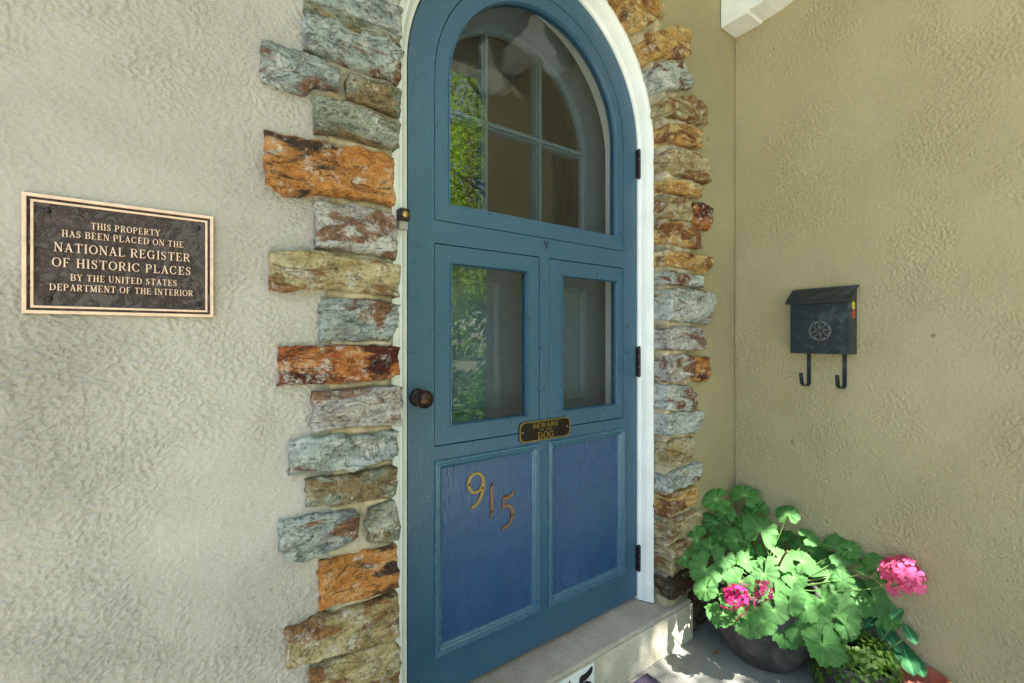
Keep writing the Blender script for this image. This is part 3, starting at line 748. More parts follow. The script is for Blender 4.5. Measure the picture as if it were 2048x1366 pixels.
# ------------------------------------------------------------------ serif lettering
TH, TK = .065, .15
def glyph(c):
    s = []   # list of (points, widths)
    def st(x, w=TK, a=0, b=1): s.append(([(x, a), (x, b)], w))
    def sf(x, z, hw=.15, t=.055): s.append(([(x-hw, z+(t/2 if z < .5 else -t/2)), (x+hw, z+(t/2 if z < .5 else -t/2))], t))
    def col(x, w=TK): st(x, w); sf(x, 0); sf(x, 1)
    def tip(x, z, d, t=.05): s.append(([(x, z), (x, z+d)], t))
    adv = .8
    if c == 'I': col(.15); adv = .3
    elif c == 'H': col(.15); col(.65); s.append(([(.15, .5), (.65, .5)], TH)); adv = .8
    elif c == 'T': st(.38); sf(.38, 0, .16); s.append(([(.02, .967), (.74, .967)], TH)); tip(.04, 1, -.22); tip(.72, 1, -.22); adv = .76
    elif c in 'EFL':
        col(.15); adv = .68
        if c != 'L': s.append(([(.15, .967), (.6, .967)], TH)); tip(.58, 1, -.22); s.append(([(.15, .5), (.45, .5)], TH)); tip(.44, .40, .2)
        if c != 'F': s.append(([(.15, .033), (.62, .033)], TH)); tip(.61, 0, .25)
    elif c in 'PRB':
        col(.15); adv = .72
        b = .5 if c != 'P' else .46
        s.append(([(.15, .967)]+[(.38+.22*math.cos(R(t)), (b+.967)/2+(.967-b)/2*math.sin(R(t))) for t in range(90, -91, -15)]+[(.15, b)], [TH]*4+[.11, .14, .15, .15, .15, .14, .11]+[TH]*4))
        if c == 'R': s.append(([(.38, b), (.52, .25), (.66, .04), (.74, .03)], [.13, .14, .12, .06])); adv = .78
        if c == 'B': s.append(([(.15, b)]+[(.40+.25*math.cos(R(t)), (b+.033)/2+(b-.033)/2*math.sin(R(t))) for t in range(90, -91, -15)]+[(.15, .033)], [TH]*4+[.11, .14, .15, .15, .15, .14, .11]+[TH]*4))
    elif c == 'D':
        col(.15); adv = .85
        s.append(([(.15, .967)]+[(.36+.38*math.cos(R(t)), .5+.467*math.sin(R(t))) for t in range(90, -91, -15)]+[(.15, .033)], [TH]*4+[.11, .14, .16, .16, .16, .14, .11]+[TH]*4))
    elif c in 'OCG':
        a0, a1 = (0, 360) if c == 'O' else (38, 325)
        P_ = arc_pts(.42, .5, .35, .467, a0, a1, 30); ws = [TH+(.15-TH)*abs(math.cos(R(a0+(a1-a0)*i/30)))**1.5 for i in range(31)]
        s.append((P_, ws)); adv = .84
        if c != 'O': tip(.70, .70, .28, .05)
        if c == 'G': s.append(([(.68, .05), (.68, .42)], .14)); sf(.68, .45, .14, .05); adv = .88
    elif c == 'S':
        p = [(.50, .72), (.46, .88), (.30, .965), (.15, .90), (.09, .76), (.15, .63), (.30, .53), (.44, .42), (.50, .27), (.44, .11), (.28, .035), (.13, .10), (.08, .27)]
        s.append((p, [TH, TH, TH, .10, .13, .15, .17, .15, .13, .10, TH, TH, TH])); tip(.50, .68, .3); tip(.08, .02, .3); adv = .62
    elif c == 'N': st(.12, TH); sf(.12, 0, .13); sf(.10, 1, .12); st(.68, TH); sf(.68, 1, .13); s.append(([(.12, .98), (.68, .02)], .16)); adv = .8
    elif c == 'M': st(.12, TH); sf(.12, 0, .13); sf(.08, 1, .10); st(.82, TK); sf(.82, 0, .15); sf(.86, 1, .12); s.append(([(.13, .97), (.46, .05)], .15)); s.append(([(.46, .05), (.80, .97)], TH)); adv = .97
    elif c == 'A': s.append(([(.12, .02), (.38, .97)], TH)); s.append(([(.36, .98), (.66, .02)], .15)); s.append(([(.2, .34), (.55, .34)], TH)); sf(.12, 0, .13); sf(.66, 0, .15); adv = .78
    elif c == 'U': st(.14, TK, .3, 1); sf(.14, 1); s.append(([(.14, .3), (.18, .12), (.38, .04), (.58, .12), (.62, .3)], [TK, .13, TH, TH, TH])); st(.62, TH, .3, 1); sf(.62, 1, .13); adv = .78
    elif c == 'Y': s.append(([(.10, .97), (.38, .45)], .15)); s.append(([(.66, .97), (.38, .45)], TH)); st(.38, TK, 0, .46); sf(.38, 0); sf(.10, 1, .14); sf(.66, 1, .12); adv = .76
    elif c == 'W': s.append(([(.08, .97), (.30, .03)], .14)); s.append(([(.30, .03), (.50, .8)], TH)); s.append(([(.48, .97), (.70, .03)], .14)); s.append(([(.70, .03), (.92, .97)], TH)); sf(.08, 1, .12); sf(.48, 1, .12); sf(.92, 1, .1); adv = 1.0
    return s, adv
def place_text(txt, cx, z, hgt, y, th, mat, parent, width=None, cond=1.0, bold=1.0, space=.16):
    adv = []; 
    for c in txt: adv.append(.42 if c == ' ' else glyph(c)[1]+space)
    tot = sum(adv)-space; sx = hgt*cond
    if width: sx = width/tot
    x = cx-tot*sx/2
    for c, a_ in zip(txt, adv):
        if c != ' ':
            m = MB()
            for k, (pts, ws) in enumerate(glyph(c)[0]):
                w = [q*hgt*bold for q in ws] if hasattr(ws, '__len__') else ws*hgt*bold
                m.stroke([(x+p[0]*sx, z+p[1]*hgt) for p in pts], w, y-th-.00006*k, y)
            o = m.make('letter', mat, parent)
        x += a_*sx

# wall plaque
TL, BL, TR_, BR = PY(43, 385, YW-.012), PY(43, 627, YW-.012), PY(427, 431, YW-.012), PY(427, 634, YW-.012)
x0, x1, z0, z1 = TL.x, TR_.x, (BL.z+BR.z)/2, (TL.z+TR_.z)/2
pq = empty('wall_plaque', ((x0+x1)/2, YW, z0), 'dark bronze plaque with raised lettering and pale double border on the stucco', 'plaque')
m = MB(); m.box((x0, YW-.008, z0), (x1, YW+.004, z1)); m.make('plate', M_plaque, pq)
def border(d, w, ya, yb_, mat):
    m = MB(); m.prism([rect(x0+d, x1-d, z0+d, z1-d), rect(x0+d+w, x1-d-w, z0+d+w, z1-d-w)], ya, yb_); m.make('border', mat, pq, bevel=.0006)
border(0, .0052, YW-.0125, YW-.007, M_bronze_edge); border(.0092, .0036, YW-.011, YW-.007, M_bronze_edge)
for sx, sz in ((x0+.028, z1-.024), (x1-.024, z1-.024), (x0+.030, z0+.024), (x1-.024, z0+.024)):
    m = MB(); m.lathe([(0, -.004), (.003, -.0035), (.0045, 0)], (sx, YW-.0082, sz), 'y', 16); m.make('screw', M_black, pq, smooth=True)
def pline(txt, xl, yl, xr, yr, hpx):
    a_ = PY(xl, yl, YW-.01); b_ = PY(xr, yr, YW-.01); dxl, dyl = ray((xl+xr)/2)
    hgt = hpx*YW/dyl
    place_text(txt, (a_.x+b_.x)/2, (a_.z+b_.z)/2-hgt/2, hgt, YW-.008, .0028, M_bronze_edge, pq, width=b_.x-a_.x, bold=.82)
pline('THIS PROPERTY', 182, 453, 320, 465, 12.5)
pline('HAS BEEN PLACED ON THE', 124, 468, 367, 488, 12.5)
pline('NATIONAL REGISTER', 108, 495, 380, 514, 17)
pline('OF HISTORIC PLACES', 104, 524, 382, 542, 17)
pline('BY THE UNITED STATES', 141, 556, 354, 565, 12.5)
pline('DEPARTMENT OF THE INTERIOR', 99, 574, 386, 586, 12.5)

# dog sign
x0, x1, zc, hh = .833, 1.043, .848, .0315
dg = empty('dog_sign', ((x0+x1)/2, YD, zc-hh), 'small dark sign with gold rim reading beware of the dog, between door panes and panels', 'sign')
def plate_loop(d):
    c = .018; r = []
    X0, X1, Z0, Z1 = x0+d, x1-d, zc-hh+d, zc+hh-d
    r += [(X0+c, Z0), (X1-c, Z0)]+[(X1-c+c*math.sin(R(t))*1, Z0+c*.95-c*.95*math.cos(R(t))) for t in range(15, 91, 15)]
    r += [(X1, Z1-c*.95)]+[(X1-c+c*math.cos(R(t)), Z1-c*.95+c*.95*math.sin(R(t))) for t in range(15, 91, 15)]
    r += [(X0+c, Z1)]+[(X0+c-c*math.sin(R(t)), Z1-c*.95+c*.95*math.cos(R(t))) for t in range(15, 91, 15)]
    r += [(X0, Z0+c*.95)]+[(X0+c-c*math.cos(R(t)), Z0+c*.95-c*.95*math.sin(R(t))) for t in range(15, 90, 15)]
    return r
M_signbg = metal('black_sign', (44, 38, 34), .4, .6)
m = MB(); m.prism([plate_loop(0)], YD-.004, YD); m.make('plate', M_signbg, dg)
m = MB(); m.prism([plate_loop(0), plate_loop(.0035)], YD-.007, YD-.0038); m.make('rim', M_brass, dg, bevel=.0006)
place_text('BEWARE', .938, .857, .015, YD-.004, .002, M_brass, dg, width=.105, bold=1.5)
place_text('OF THE', .938, .8455, .0075, YD-.004, .0018, M_brass, dg, width=.052, bold=1.2)
place_text('DOG', .938, .8215, .0205, YD-.004, .0022, M_brass, dg, width=.066, bold=1.4)
for sgn in (-1, 1):
    m = MB(); cx_ = .938+sgn*.072
    for (a_, b_, r_) in ((0, .011, .007), (0, -.011, .007), (sgn*.010, 0, .005)):
        pts = [(cx_+a_+r_*(1-t/26)*math.cos(t*.35*sgn), zc+b_+r_*(1-t/26)*math.sin(t*.35)) for t in range(22)]
        m.stroke(pts, .0012, YD-.0052, YD-.0039)
    m.make('scroll', M_signbg, dg)
for sx in (x0+.012, x1-.012):
    m = MB(); m.lathe([(0, -.003), (.002, -.0025), (.003, 0)], (sx, YD-.004, zc), 'y', 12); m.make('screw', simple('steel', (200, 200, 200), .3, 1), dg)

# doorbell on the frame
bx, bz = .436, 1.433
db = empty('doorbell', (bx, 1.07, bz-.025), 'small dark doorbell with brass button on the white door frame', 'doorbell')
m = MB(); m.box((bx-.013, 1.046, bz-.006), (bx+.013, 1.072, bz+.022)); m.make('case', M_darkmetal, db, bevel=.002)
m = MB(); m.lathe([(0, -.004), (.006, -.003), (.008, 0), (.0095, 0), (.0095, .002)], (bx+.001, 1.046, bz+.008), 'y', 20); m.make('button', M_brass, db, smooth=True)
m = MB(); m.box((bx-.011, 1.056, bz-.027), (bx+.011, 1.072, bz-.0065)); m.make('bracket', simple('grey_plastic', (150, 146, 140), .4), db, bevel=.0015)

# ------------------------------------------------------------------ inner door
ind = empty('inner_door', (DC, 1.30, .16), 'dark blue inner door with arched window seen through the storm door glass', 'door')
YI = 1.28
m = MB(); ig = arch(DC-.003, .347, ZC-.005, 1.46, 2, 48)
p1 = (.585, .873, .90, 1.34); p2 = (.985, 1.276, .90, 1.34)
m.prism([arch(DC, DR+.01, ZC, .165, 2, 48), ig], YI, YI+.045); m.make('door_leaf', M_inner, ind)
for (a_, b_, c_, d_) in (p1, p2, (.585, .873, .30, .82), (.985, 1.276, .30, .82)):
    mm = mould_frame(a_, b_, c_, d_, [(0, YI), (.002, YI-.012), (.010, YI-.014), (.014, YI-.008), (.020, YI-.006), (.026, YI-.001)]); po = mm.make('moulding', M_inner, ind)
for xm in (.813, 1.044):
    zt = ZC+math.sqrt(.347**2-(xm-DC)**2)-.004
    m = MB(); m.box((xm-.012, YI+.001, 1.455), (xm+.012, YI+.04, zt)); m.box((xm-.006, YI-.008, 1.455), (xm+.006, YI+.0009, zt)); m.make('muntin', M_inner, ind)
m = MB(); m.box((.583, YI+.003, ZC-.012), (1.276, YI+.038, ZC+.012)); m.box((.583, YI-.006, ZC-.006), (1.276, YI+.0029, ZC+.006)); m.make('muntin', M_inner, ind)
m = MB(); sweep(m, arch(DC-.003, .349, ZC-.005, 1.46, 10, 48), arch(DC-.003, .30, ZC-.005, 1.46, 10, 48), [(0, YI+.001), (.02, YI-.012), (.25, YI-.014), (.32, YI-.006), (.45, YI-.003), (.5, YI+.01)]); m.make('moulding', M_inner, ind)
m = MB(); m.prism([arch(DC-.003, .346, ZC-.005, 1.461, 2, 48)], YI+.02, YI+.023); m.make('glass', M_glass, ind)
kp = PY(1036, 540, YI-.02)
m = MB(); m.tube([(kp.x-.026, kp.y, kp.z+.03), (kp.x-.020, kp.y-.008, kp.z), (kp.x, kp.y-.012, kp.z-.024), (kp.x+.022, kp.y-.008, kp.z-.004), (kp.x+.026, kp.y, kp.z+.03)], .0032, 8)
m.tube([(kp.x+.010, kp.y-.008, kp.z+.018), (kp.x+.002, kp.y-.010, kp.z-.004), (kp.x+.014, kp.y-.010, kp.z-.010)], .0026, 8); m.make('knocker', M_brass, ind, smooth=True)

# ------------------------------------------------------------------ step
m = MB(); st = MB()
SX0, SX1, SY = .30, 1.568, 1.0
root = empty('door_step', ((SX0+SX1)/2, 1.1, 0), 'grey concrete door step under the blue door with pale painted front', 'step')
st.box((SX0, SY+.004, .001), (SX1, 1.30, .146)); st.make('tread', M_conc, root, bevel=.006)
st = MB(); st.box((SX0+.004, SY-.002, .001), (SX1-.0005, SY+.0035, .134)); st.make('riser', M_riser, root, bevel=.002)
st = MB(); st.box((.48, 1.02, .1462), (1.385, 1.165, .150)); 
nt = empty('number_tile', (.94, SY, .02), 'white tile with dark numerals 915 on the front of the door step', 'number tile')
m = MB(); m.box((.80, SY-.006, .012), (1.033, SY-.0022, .1335)); m.make('tile', simple('white_glaze', (226, 228, 224), .3, var=.03), nt, bevel=.001)
M_ink = simple('dark_numeral_paint', (40, 30, 38), .5)
for ch, bx in (('9', (.822, .885, .025, .127)), ('1', (.893, .948, .020, .124)), ('5', (.960, 1.024, .018, .127))):
    tag(numeral(ch, *bx, SY-.0061, .002, 1.9).make('numeral', M_ink, nt), 'digit '+ch)

# doormat
m = MB(); nx, ny = 60, 40
mx0, mx1, my0, my1 = .52, 1.277, .50, .985
v = []; f = []
for i in range(nx+1):
    for j in range(ny+1):
        e = 0 if i in (0, nx) or j in (0, ny) else 1
        v.append((mx0+(mx1-mx0)*i/nx, my0+(my1-my0)*j/ny, .002+e*(.010+.003*random.random())))
f = [(i*(ny+1)+j, (i+1)*(ny+1)+j, (i+1)*(ny+1)+j+1, i*(ny+1)+j+1) for i in range(nx) for j in range(ny)]
o = mk('doormat', v, f, M_mat, smooth=False); tag(o, 'dark purple grey pile doormat on the porch floor below the step', 'doormat')

# ------------------------------------------------------------------ mailbox
MBR = empty('mailbox', (XR, .686, 1.083), 'black metal mailbox with round emblem, sloping lid and two hooks on the side wall', 'mailbox', rz=-math.pi/2)
hw = .096; dep = .066; hb = .205
m = MB(); m.add([(-hw, -dep, 0), (hw, -dep, 0), (hw, -.001, 0), (-hw, -.001, 0), (-hw, -dep, hb-.012), (hw, -dep, hb-.012), (hw, -.001, hb+.030), (-hw, -.001, hb+.030)],
      [(0,3,2,1),(4,5,6,7),(0,1,5,4),(1,2,6,5),(2,3,7,6),(3,0,4,7)])
m.make('body', M_mail, MBR, local=True, bevel=.002)
m = MB(); lw = hw+.009
pr = [(-dep-.016, hb-.022), (-dep-.018, hb-.012), (-.022, hb+.036), (-.001, hb+.040), (-.001, hb+.034), (-.020, hb+.031), (-dep-.012, hb-.014), (-dep-.012, hb-.022)]
n = len(pr); tr = tessellate_polygon([[Vector((a_, b_, 0)) for a_, b_ in pr]])
m.add([(-lw, y, z) for y, z in pr]+[(lw, y, z) for y, z in pr], [tuple(t) for t in tr]+[tuple(i+n for i in reversed(t)) for t in tr]+[(i, (i+1) % n, (i+1) % n+n, i+n) for i in range(n)])
m.make('lid', M_mail, MBR)
ex, ez = .004, .083
m = MB(); ye = -dep-.0005
m.stroke(arc_pts(ex, ez, .034, .034, 0, 360, 40), .003, ye-.0018, ye+.001)
for k in range(8):
    a0 = k*45
    cx_, cz_ = ex+.0255*math.cos(R(a0+22)), ez+.0255*math.sin(R(a0+22))
    pts = [(cx_+(.009-.00034*t)*math.cos(R(a0+200+t*18)), cz_+(.009-.00034*t)*math.sin(R(a0+200+t*18))) for t in range(16)]
    m.stroke(pts, .0025, ye-.0024-.0001*k, ye+.001)
for k in range(4):
    a0 = k*90; m.stroke([(ex+.003*math.cos(R(a0)), ez+.003*math.sin(R(a0))), (ex+.016*math.cos(R(a0)), ez+.016*math.sin(R(a0)))], [.0024, .0008], ye-.003-.0001*k, ye+.001)
    m.stroke([(ex+.016*math.cos(R(a0)), ez+.016*math.sin(R(a0))), (ex+.016*math.cos(R(a0+90)), ez+.016*math.sin(R(a0+90)))], .0015, ye-.0021-.0001*k, ye+.001)
m.make('emblem', metal('emblem_metal', (128, 134, 134), .35, .7), MBR)
for hx in (-.055, .060):
    m = MB(); w = .0065
    pr = [(-.006, 0), (-.006, -.112), (-.018, -.122), (-.052, -.119), (-.066, -.108), (-.073, -.072)]
    inn = [(a_+.0015, b_-.0025) for a_, b_ in pr]
    inn = [(-.0035, 0), (-.0035, -.1145), (-.017, -.125), (-.053, -.122), (-.0685, -.110), (-.0755, -.072)]
    L = pr+inn[::-1]; n = len(L)
    v = [(hx-w, y, z) for y, z in L]+[(hx+w, y, z) for y, z in L]
    f = [(i, (i+1) % n, (i+1) % n+n, i+n) for i in range(n)]+[(i, i+1, n-2-i, n-1-i) for i in range(5)]+[(i+n, i+1+n, 2*n-2-i, 2*n-1-i) for i in range(5)]
    m.add(v, f); m.make('hook', M_mail, MBR)
for zc_, col, nm in ((.171, (216, 214, 40), 'yellow'), (.139, (214, 58, 44), 'red')):
    m = MB(); cy = -.036
    n = 24; v = [(hw+.0006, cy+.0135*math.cos(t*2*math.pi/n), zc_+.0135*math.sin(t*2*math.pi/n)) for t in range(n)]+[(hw-.001, cy+.0135*math.cos(t*2*math.pi/n), zc_+.0135*math.sin(t*2*math.pi/n)) for t in range(n)]
    m.add(v, [tuple(range(n))]+[(t, (t+1) % n, (t+1) % n+n, t+n) for t in range(n)])
    s = m.make('sticker', simple(nm+'_sticker', col, .4, var=.02), MBR); tag(s, nm+' round sticker')
    m = MB()
    for k in range(5):
        aa = k*1.3; c0 = (cy+.003*math.cos(aa), zc_+.004*math.sin(aa*1.3)); c1_ = (cy+.008*math.cos(aa+.7), zc_+.008*math.sin(aa+.4))
        d = Vector((c1_[0]-c0[0], c1_[1]-c0[1])).normalized()*.0016
        m.add([(hw+.0008+.00005*k, c0[0]-d.y, c0[1]+d.x), (hw+.0008+.00005*k, c1_[0]-d.y, c1_[1]+d.x), (hw+.0008+.00005*k, c1_[0]+d.y, c1_[1]-d.x), (hw+.0008+.00005*k, c0[0]+d.y, c0[1]-d.x)], [(0, 1, 2, 3)])
    m.make('print', M_ink, s)

# ------------------------------------------------------------------ pots and plants
POT = Vector((1.70, .80, 0))
def pot(name, c, prof, mat, label, jit=.002):
    m = MB(); m.lathe(prof, c, 'z', 56)
    m.v = [tuple(Vector(p)+noise.noise_vector(Vector(p)*9)*jit) for p in m.v]
    r = m.make(name, mat, smooth=True, org=c); tag(r, label, 'pot'); return r
bigp = pot('plant_pot', POT, [(0, .001), (.085, .001), (.105, .006), (.135, .04), (.160, .09), (.174, .145), (.178, .19), (.174, .225), (.165, .25), (.168, .262), (.166, .27), (.156, .27), (.152, .26), (.150, .235)], M_pot, 'large round dark grey pot under the pink geranium')
m = MB(); m.lathe([(0, .238), (.08, .241), (.158, .236)], POT, 'z', 40); m.v = [(x, y, z+random.uniform(-.004, .004)) for x, y, z in m.v]; m.make('soil', M_soil, bigp)

def leaf_mesh(name, mat, lobes=7, rings=6, ruffle=.10, notch=True, seed=0):
    """unit-radius round geranium leaf in the xy plane, petiole joins at the origin, notch towards -y"""
    n = lobes*9; v = [(0, 0, 0)]; vein = [1.0]; f = []
    rnd = random.Random(seed); ph = rnd.uniform(0, 6); gap = R(16) if notch else 0
    lobea = [rnd.uniform(.94, 1.06) for _ in range(lobes+1)]
    for r_ in range(1, rings+1):
        rr = r_/rings
        for i in range(n+1):
            t = i/n; a_ = -math.pi/2+gap+(2*math.pi-2*gap)*t
            lp = t*lobes; fr_ = lp-math.floor(lp)
            lob = 1-.085*abs(2*fr_-1)**5.0*(rr**2)
            sc = 1+.045*math.sin(t*lobes*3*2*math.pi)*(rr**3)
            rad = rr*lob*sc*lobea[min(int(lp), lobes)]
            if notch: rad *= 1-.10*math.exp(-((t)/.04)**2)-.10*math.exp(-((1-t)/.04)**2)
            fold = math.cos(2*math.pi*fr_)*.045*rr
            z = .22*rr-.20*rr**3+fold+ruffle*math.sin(a_*3+ph)*rr**3+ruffle*.35*math.sin(a_*lobes*1.5+ph*2)*rr**4
            v.append((rad*math.cos(a_), rad*math.sin(a_), z))
            vein.append(max(0, 1-abs(fr_-.5)*12)*(.24 if rr < .85 else .08)+(.3 if r_ == 1 else 0)-(.0))
    for i in range(n): f.append((0, 1+i, 2+i))
    for r_ in range(rings-1):
        b0 = 1+r_*(n+1); b1 = b0+n+1
        f += [(b0+i, b1+i, b1+i+1, b0+i+1) for i in range(n)]
    me = bpy.data.meshes.new(name); me.from_pydata(v, [], f); a_ = me.attributes.new('vein', 'FLOAT', 'POINT'); a_.data.foreach_set('value', vein)
    me.polygons.foreach_set('use_smooth', [True]*len(me.polygons)); me.materials.append(mat); return me
LM = [leaf_mesh('leaf', M_leaf, 8, 6, r_, True, k) for k, r_ in enumerate((.07, .11, .16, .09, .20, .05))]
ger = empty('geranium', POT+Vector((0, 0, .24)), 'pink flowering geranium with round scalloped leaves in the large dark pot', 'plant')
crown_c = POT+Vector((0, 0, .25))
def put(me, name, parent, pos, normal, spin, size):
    o = link(name, me, None, parent, pos); z = Vector(normal).normalized()
    x = Vector((math.cos(spin), math.sin(spin), 0)); x = (x-z*x.dot(z)).normalized(); y = z.cross(x)
    M = Matrix((x, y, z)).transposed(); o.rotation_mode = 'QUATERNION'; o.rotation_quaternion = M.to_quaternion(); o.scale = (size,)*3
    return o
def stem(a_, b_, parent, r0=.0024, r1=.0016, mat=None, name='stem', sag=.03):
    a_, b_ = Vector(a_), Vector(b_); m = MB(); pts = []
    for i in range(9):
        t = i/8; p = a_.lerp(b_, t); p.z += sag*math.sin(t*math.pi)*(b_-a_).length/.2; pts.append(p)
    m.tube(pts, [r0+(r1-r0)*i/8 for i in range(9)], 6); return m.make(name, mat or M_stem, parent, smooth=True)
def cc(cx_, cy_): return 1300+cx_/3.063, 920+cy_/3.063
camv = Vector((0, 0, CAMZ))
LV = [ # crop x, crop y, radius, depth factor, upward bias
 (408,245,80,1.14,.5),(582,220,85,1.14,.55),(460,325,60,1.10,.6),(405,390,80,1.10,.7),(290,490,80,1.06,.6),(215,600,66,1.04,.6),
 (370,530,52,1.03,.8),(530,495,75,1.04,.8),(675,435,104,1.04,.7),(650,310,75,1.13,.6),(843,335,68,1.05,.9),(972,475,62,1.03,.9),
 (825,490,80,1.10,.6),(340,670,100,.99,.9),(455,600,62,.98,1.0),(590,620,66,.99,1.0),(795,610,75,.99,.9),(930,625,85,.99,.9),
 (1100,710,110,.98,.8),(1165,555,98,1.02,.7),(1225,550,60,.98,1.0),(985,560,90,1.06,.6),(1305,655,56,.97,1.1),(1405,660,92,.99,.8),
 (700,700,80,.96,.9),(555,740,72,.95,.9),(440,940,86,.91,.7),(600,985,86,.90,.8),(920,990,115,.90,.7),(1060,1130,112,.86,.6),
 (1140,950,122,.92,.7),(820,1040,96,.91,.5),(340,790,62,.95,.7),(770,830,84,.93,.8),(1210,830,92,.95,.7),(1060,860,66,.91,.6),
 (1370,850,100,.99,.5),(1430,950,90,.98,.5),(700,900,80,.95,.5),(520,850,90,.96,.6),(640,560,60,1.05,.8),(720,640,60,1.0,.9),
 (880,720,70,.97,.8),(1000,640,60,1.02,.7),(480,700,60,1.0,.8),(430,480,60,1.08,.7),(560,400,60,1.10,.7),(1100,600,60,1.04,.8),
 (1280,780,70,.98,.7),(860,880,80,.94,.6),(1180,740,60,.96,.8),(620,800,60,.97,.7),(1000,1010,80,.90,.5),(690,985,70,.89,.6),(850,870,75,.90,.7),(940,900,80,.90,.7),(880,825,60,.92,.8),(560,905,64,.91,.7),(1010,930,70,.90,.7),(760,920,70,.90,.6),(1270,880,70,.93,.6),(1200,1020,64,.90,.5),
]
Rl = random.Random(5)
for (a_, b_, r_, df, up) in LV:
    px, py = cc(a_, b_); dx, dy = ray(px); t = .00179*df; t = min(t, (XR-.035)/dx, (YW-.05)/dy)
    pos = PT(px, py, t); size = r_/3.063*t*(1.13 if df < .96 else 1.02)
    tocam = (camv-pos).normalized()
    outv = Vector((pos.x-crown_c.x, pos.y-crown_c.y, 0)); outv = outv.normalized() if outv.length else outv
    nrm = tocam*.95+Vector((0, 0, 1))*up*.65+outv*.15+Vector((Rl.uniform(-.5, .5), Rl.uniform(-.5, .5), Rl.uniform(-.2, .3)))
    spin = math.atan2(outv.y, outv.x)-math.pi/2+Rl.uniform(-.6, .6)
    size = min(size, (XR-.006-pos.x)*1.3+.02)
    put(Rl.choice(LM), 'leaf', ger, pos, nrm, spin, size)
    base = crown_c+Vector((Rl.uniform(-.05, .05), Rl.uniform(-.05, .05), -.01))
    stem(base, pos-Vector((0, 0, .003)), ger, sag=-.012)
# woody stems
for k in range(7):
    a_ = k*.9; stem(POT+Vector((.03*math.cos(a_), .03*math.sin(a_), .235)), crown_c+Vector((.09*math.cos(a_), .09*math.sin(a_), .10+.03*(k % 3))), ger, .005, .003, M_twig if k % 2 else M_stem)
def floret_mesh(mat, seed):
    rnd = random.Random(seed); v = []; f = []
    for k in range(5):
        a_ = k*2*math.pi/5+rnd.uniform(-.15, .15); ca, sa = math.cos(a_), math.sin(a_)
        b = len(v); prof = [(0, .08, 0), (.35, .22, .10), (.7, .36, .16), (.95, .30, .12), (1.05, .12, .05)]
        for (d, w, z) in prof:
            for s in (-1, 0, 1):
                v.append((ca*d-sa*w*s, sa*d+ca*w*s, z*1.4+(.06 if s else 0)+rnd.uniform(-.03, .03)))
        for i in range(4):
            for j in range(2): f.append((b+i*3+j, b+i*3+j+1, b+i*3+j+4, b+i*3+j+3))
    me = bpy.data.meshes.new('floret'); me.from_pydata(v, [], f); me.polygons.foreach_set('use_smooth', [True]*len(f)); me.materials.append(mat); return me
def umbel(cx_, cy_, r_, df, mat, label, seed, cnt=26):
    px, py = cc(cx_, cy_); dx, dy = ray(px); t = min(.00179*df, (XR-.06)/dx); c = PT(px, py, t); rad = r_/3.063*t
    m = MB()
    for k in range(10):
        aa = k*.628; m.tube([c-Vector((0, 0, rad*.5)), c+Vector((math.cos(aa), math.sin(aa), .3))*rad*.6], .0007, 5)
    hd = m.make('flower_head', M_stem, ger); tag(hd, label)
    fm = [floret_mesh(mat, seed+k) for k in range(3)]; rnd = random.Random(seed)
    tocam = (camv-c).normalized()
    for k in range(cnt):
        z = 1-2*(k+.5)/cnt*.72; ph = k*2.399; rr = math.sqrt(max(0, 1-z*z))
        d = Vector((rr*math.cos(ph), rr*math.sin(ph), z))
        axis = (Vector((0, 0, 1))+tocam*.8).normalized(); d = axis.to_track_quat('Z', 'Y') @ d
        put(rnd.choice(fm), 'floret', hd, c+d*rad*rnd.uniform(.55, 1.08), d+Vector((rnd.uniform(-.6, .6), rnd.uniform(-.6, .6), .1)), rnd.uniform(0, 6), rad*rnd.uniform(.26, .44))
    stem(crown_c+Vector((0, 0, .0)), c-Vector((0, 0, rad*.5)), ger, .0024, .0018, sag=-.012)
umbel(530, 845, 88, .885, M_petal, 'magenta flower head low on the left of the plant', 11, 24)
umbel(680, 805, 62, .90, M_petal, 'small magenta flower head beside the larger one', 12, 14)
umbel(1545, 710, 105, .97, M_petal2, 'bright pink flower head reaching out towards the side wall', 13, 36)

# second planter: small pot with creeping yellow-green and glossy leaves
def floorpt(px, py, z=0):
    dx, dy = ray(px); t = (CAMZ-z)/(py-HY); return Vector((dx*t, dy*t, z))
P2 = Vector((1.725, .535, 0))
p2 = pot('plant_pot', P2, [(0, .001), (.07, .001), (.085, .01), (.092, .07), (.100, .115), (.106, .130), (.104, .137), (.096, .137), (.094, .12)], M_pot, 'small grey pot of trailing yellow green leaves in front of the geranium')
m = MB(); m.lathe([(0, .122), (.097, .120)], P2, 'z', 24); m.make('soil', M_soil, p2)
jen = MB(); rj = random.Random(3)
for k in range(1500):
    a_ = rj.uniform(0, 6.283); r_ = .02+.095*math.sqrt(rj.random()); dz = .150-.9*max(0, r_-.095)+rj.uniform(-.012, .03)
    if r_ > .10: dz -= rj.random()**1.5*.12
    c = P2+Vector((r_*math.cos(a_), r_*math.sin(a_), dz)); s = rj.uniform(.005, .009)
    nn = Vector((math.cos(a_)*.5+rj.uniform(-.5, .5), math.sin(a_)*.5+rj.uniform(-.5, .5), .8)).normalized()
    x = nn.orthogonal().normalized(); y = nn.cross(x)
    v = [c+(x*math.cos(q*1.0472)+y*math.sin(q*1.0472))*s for q in range(6)]; jen.add(v, [(0, 1, 2, 3, 4, 5)])
for k in range(26):
    a_ = rj.uniform(0, 6.283); jen.tube([P2+Vector((.03*math.cos(a_), .03*math.sin(a_), .130)), P2+Vector((.10*math.cos(a_), .10*math.sin(a_), .150)), P2+Vector((.125*math.cos(a_+.2), .125*math.sin(a_+.2), .06))], .0009, 4)
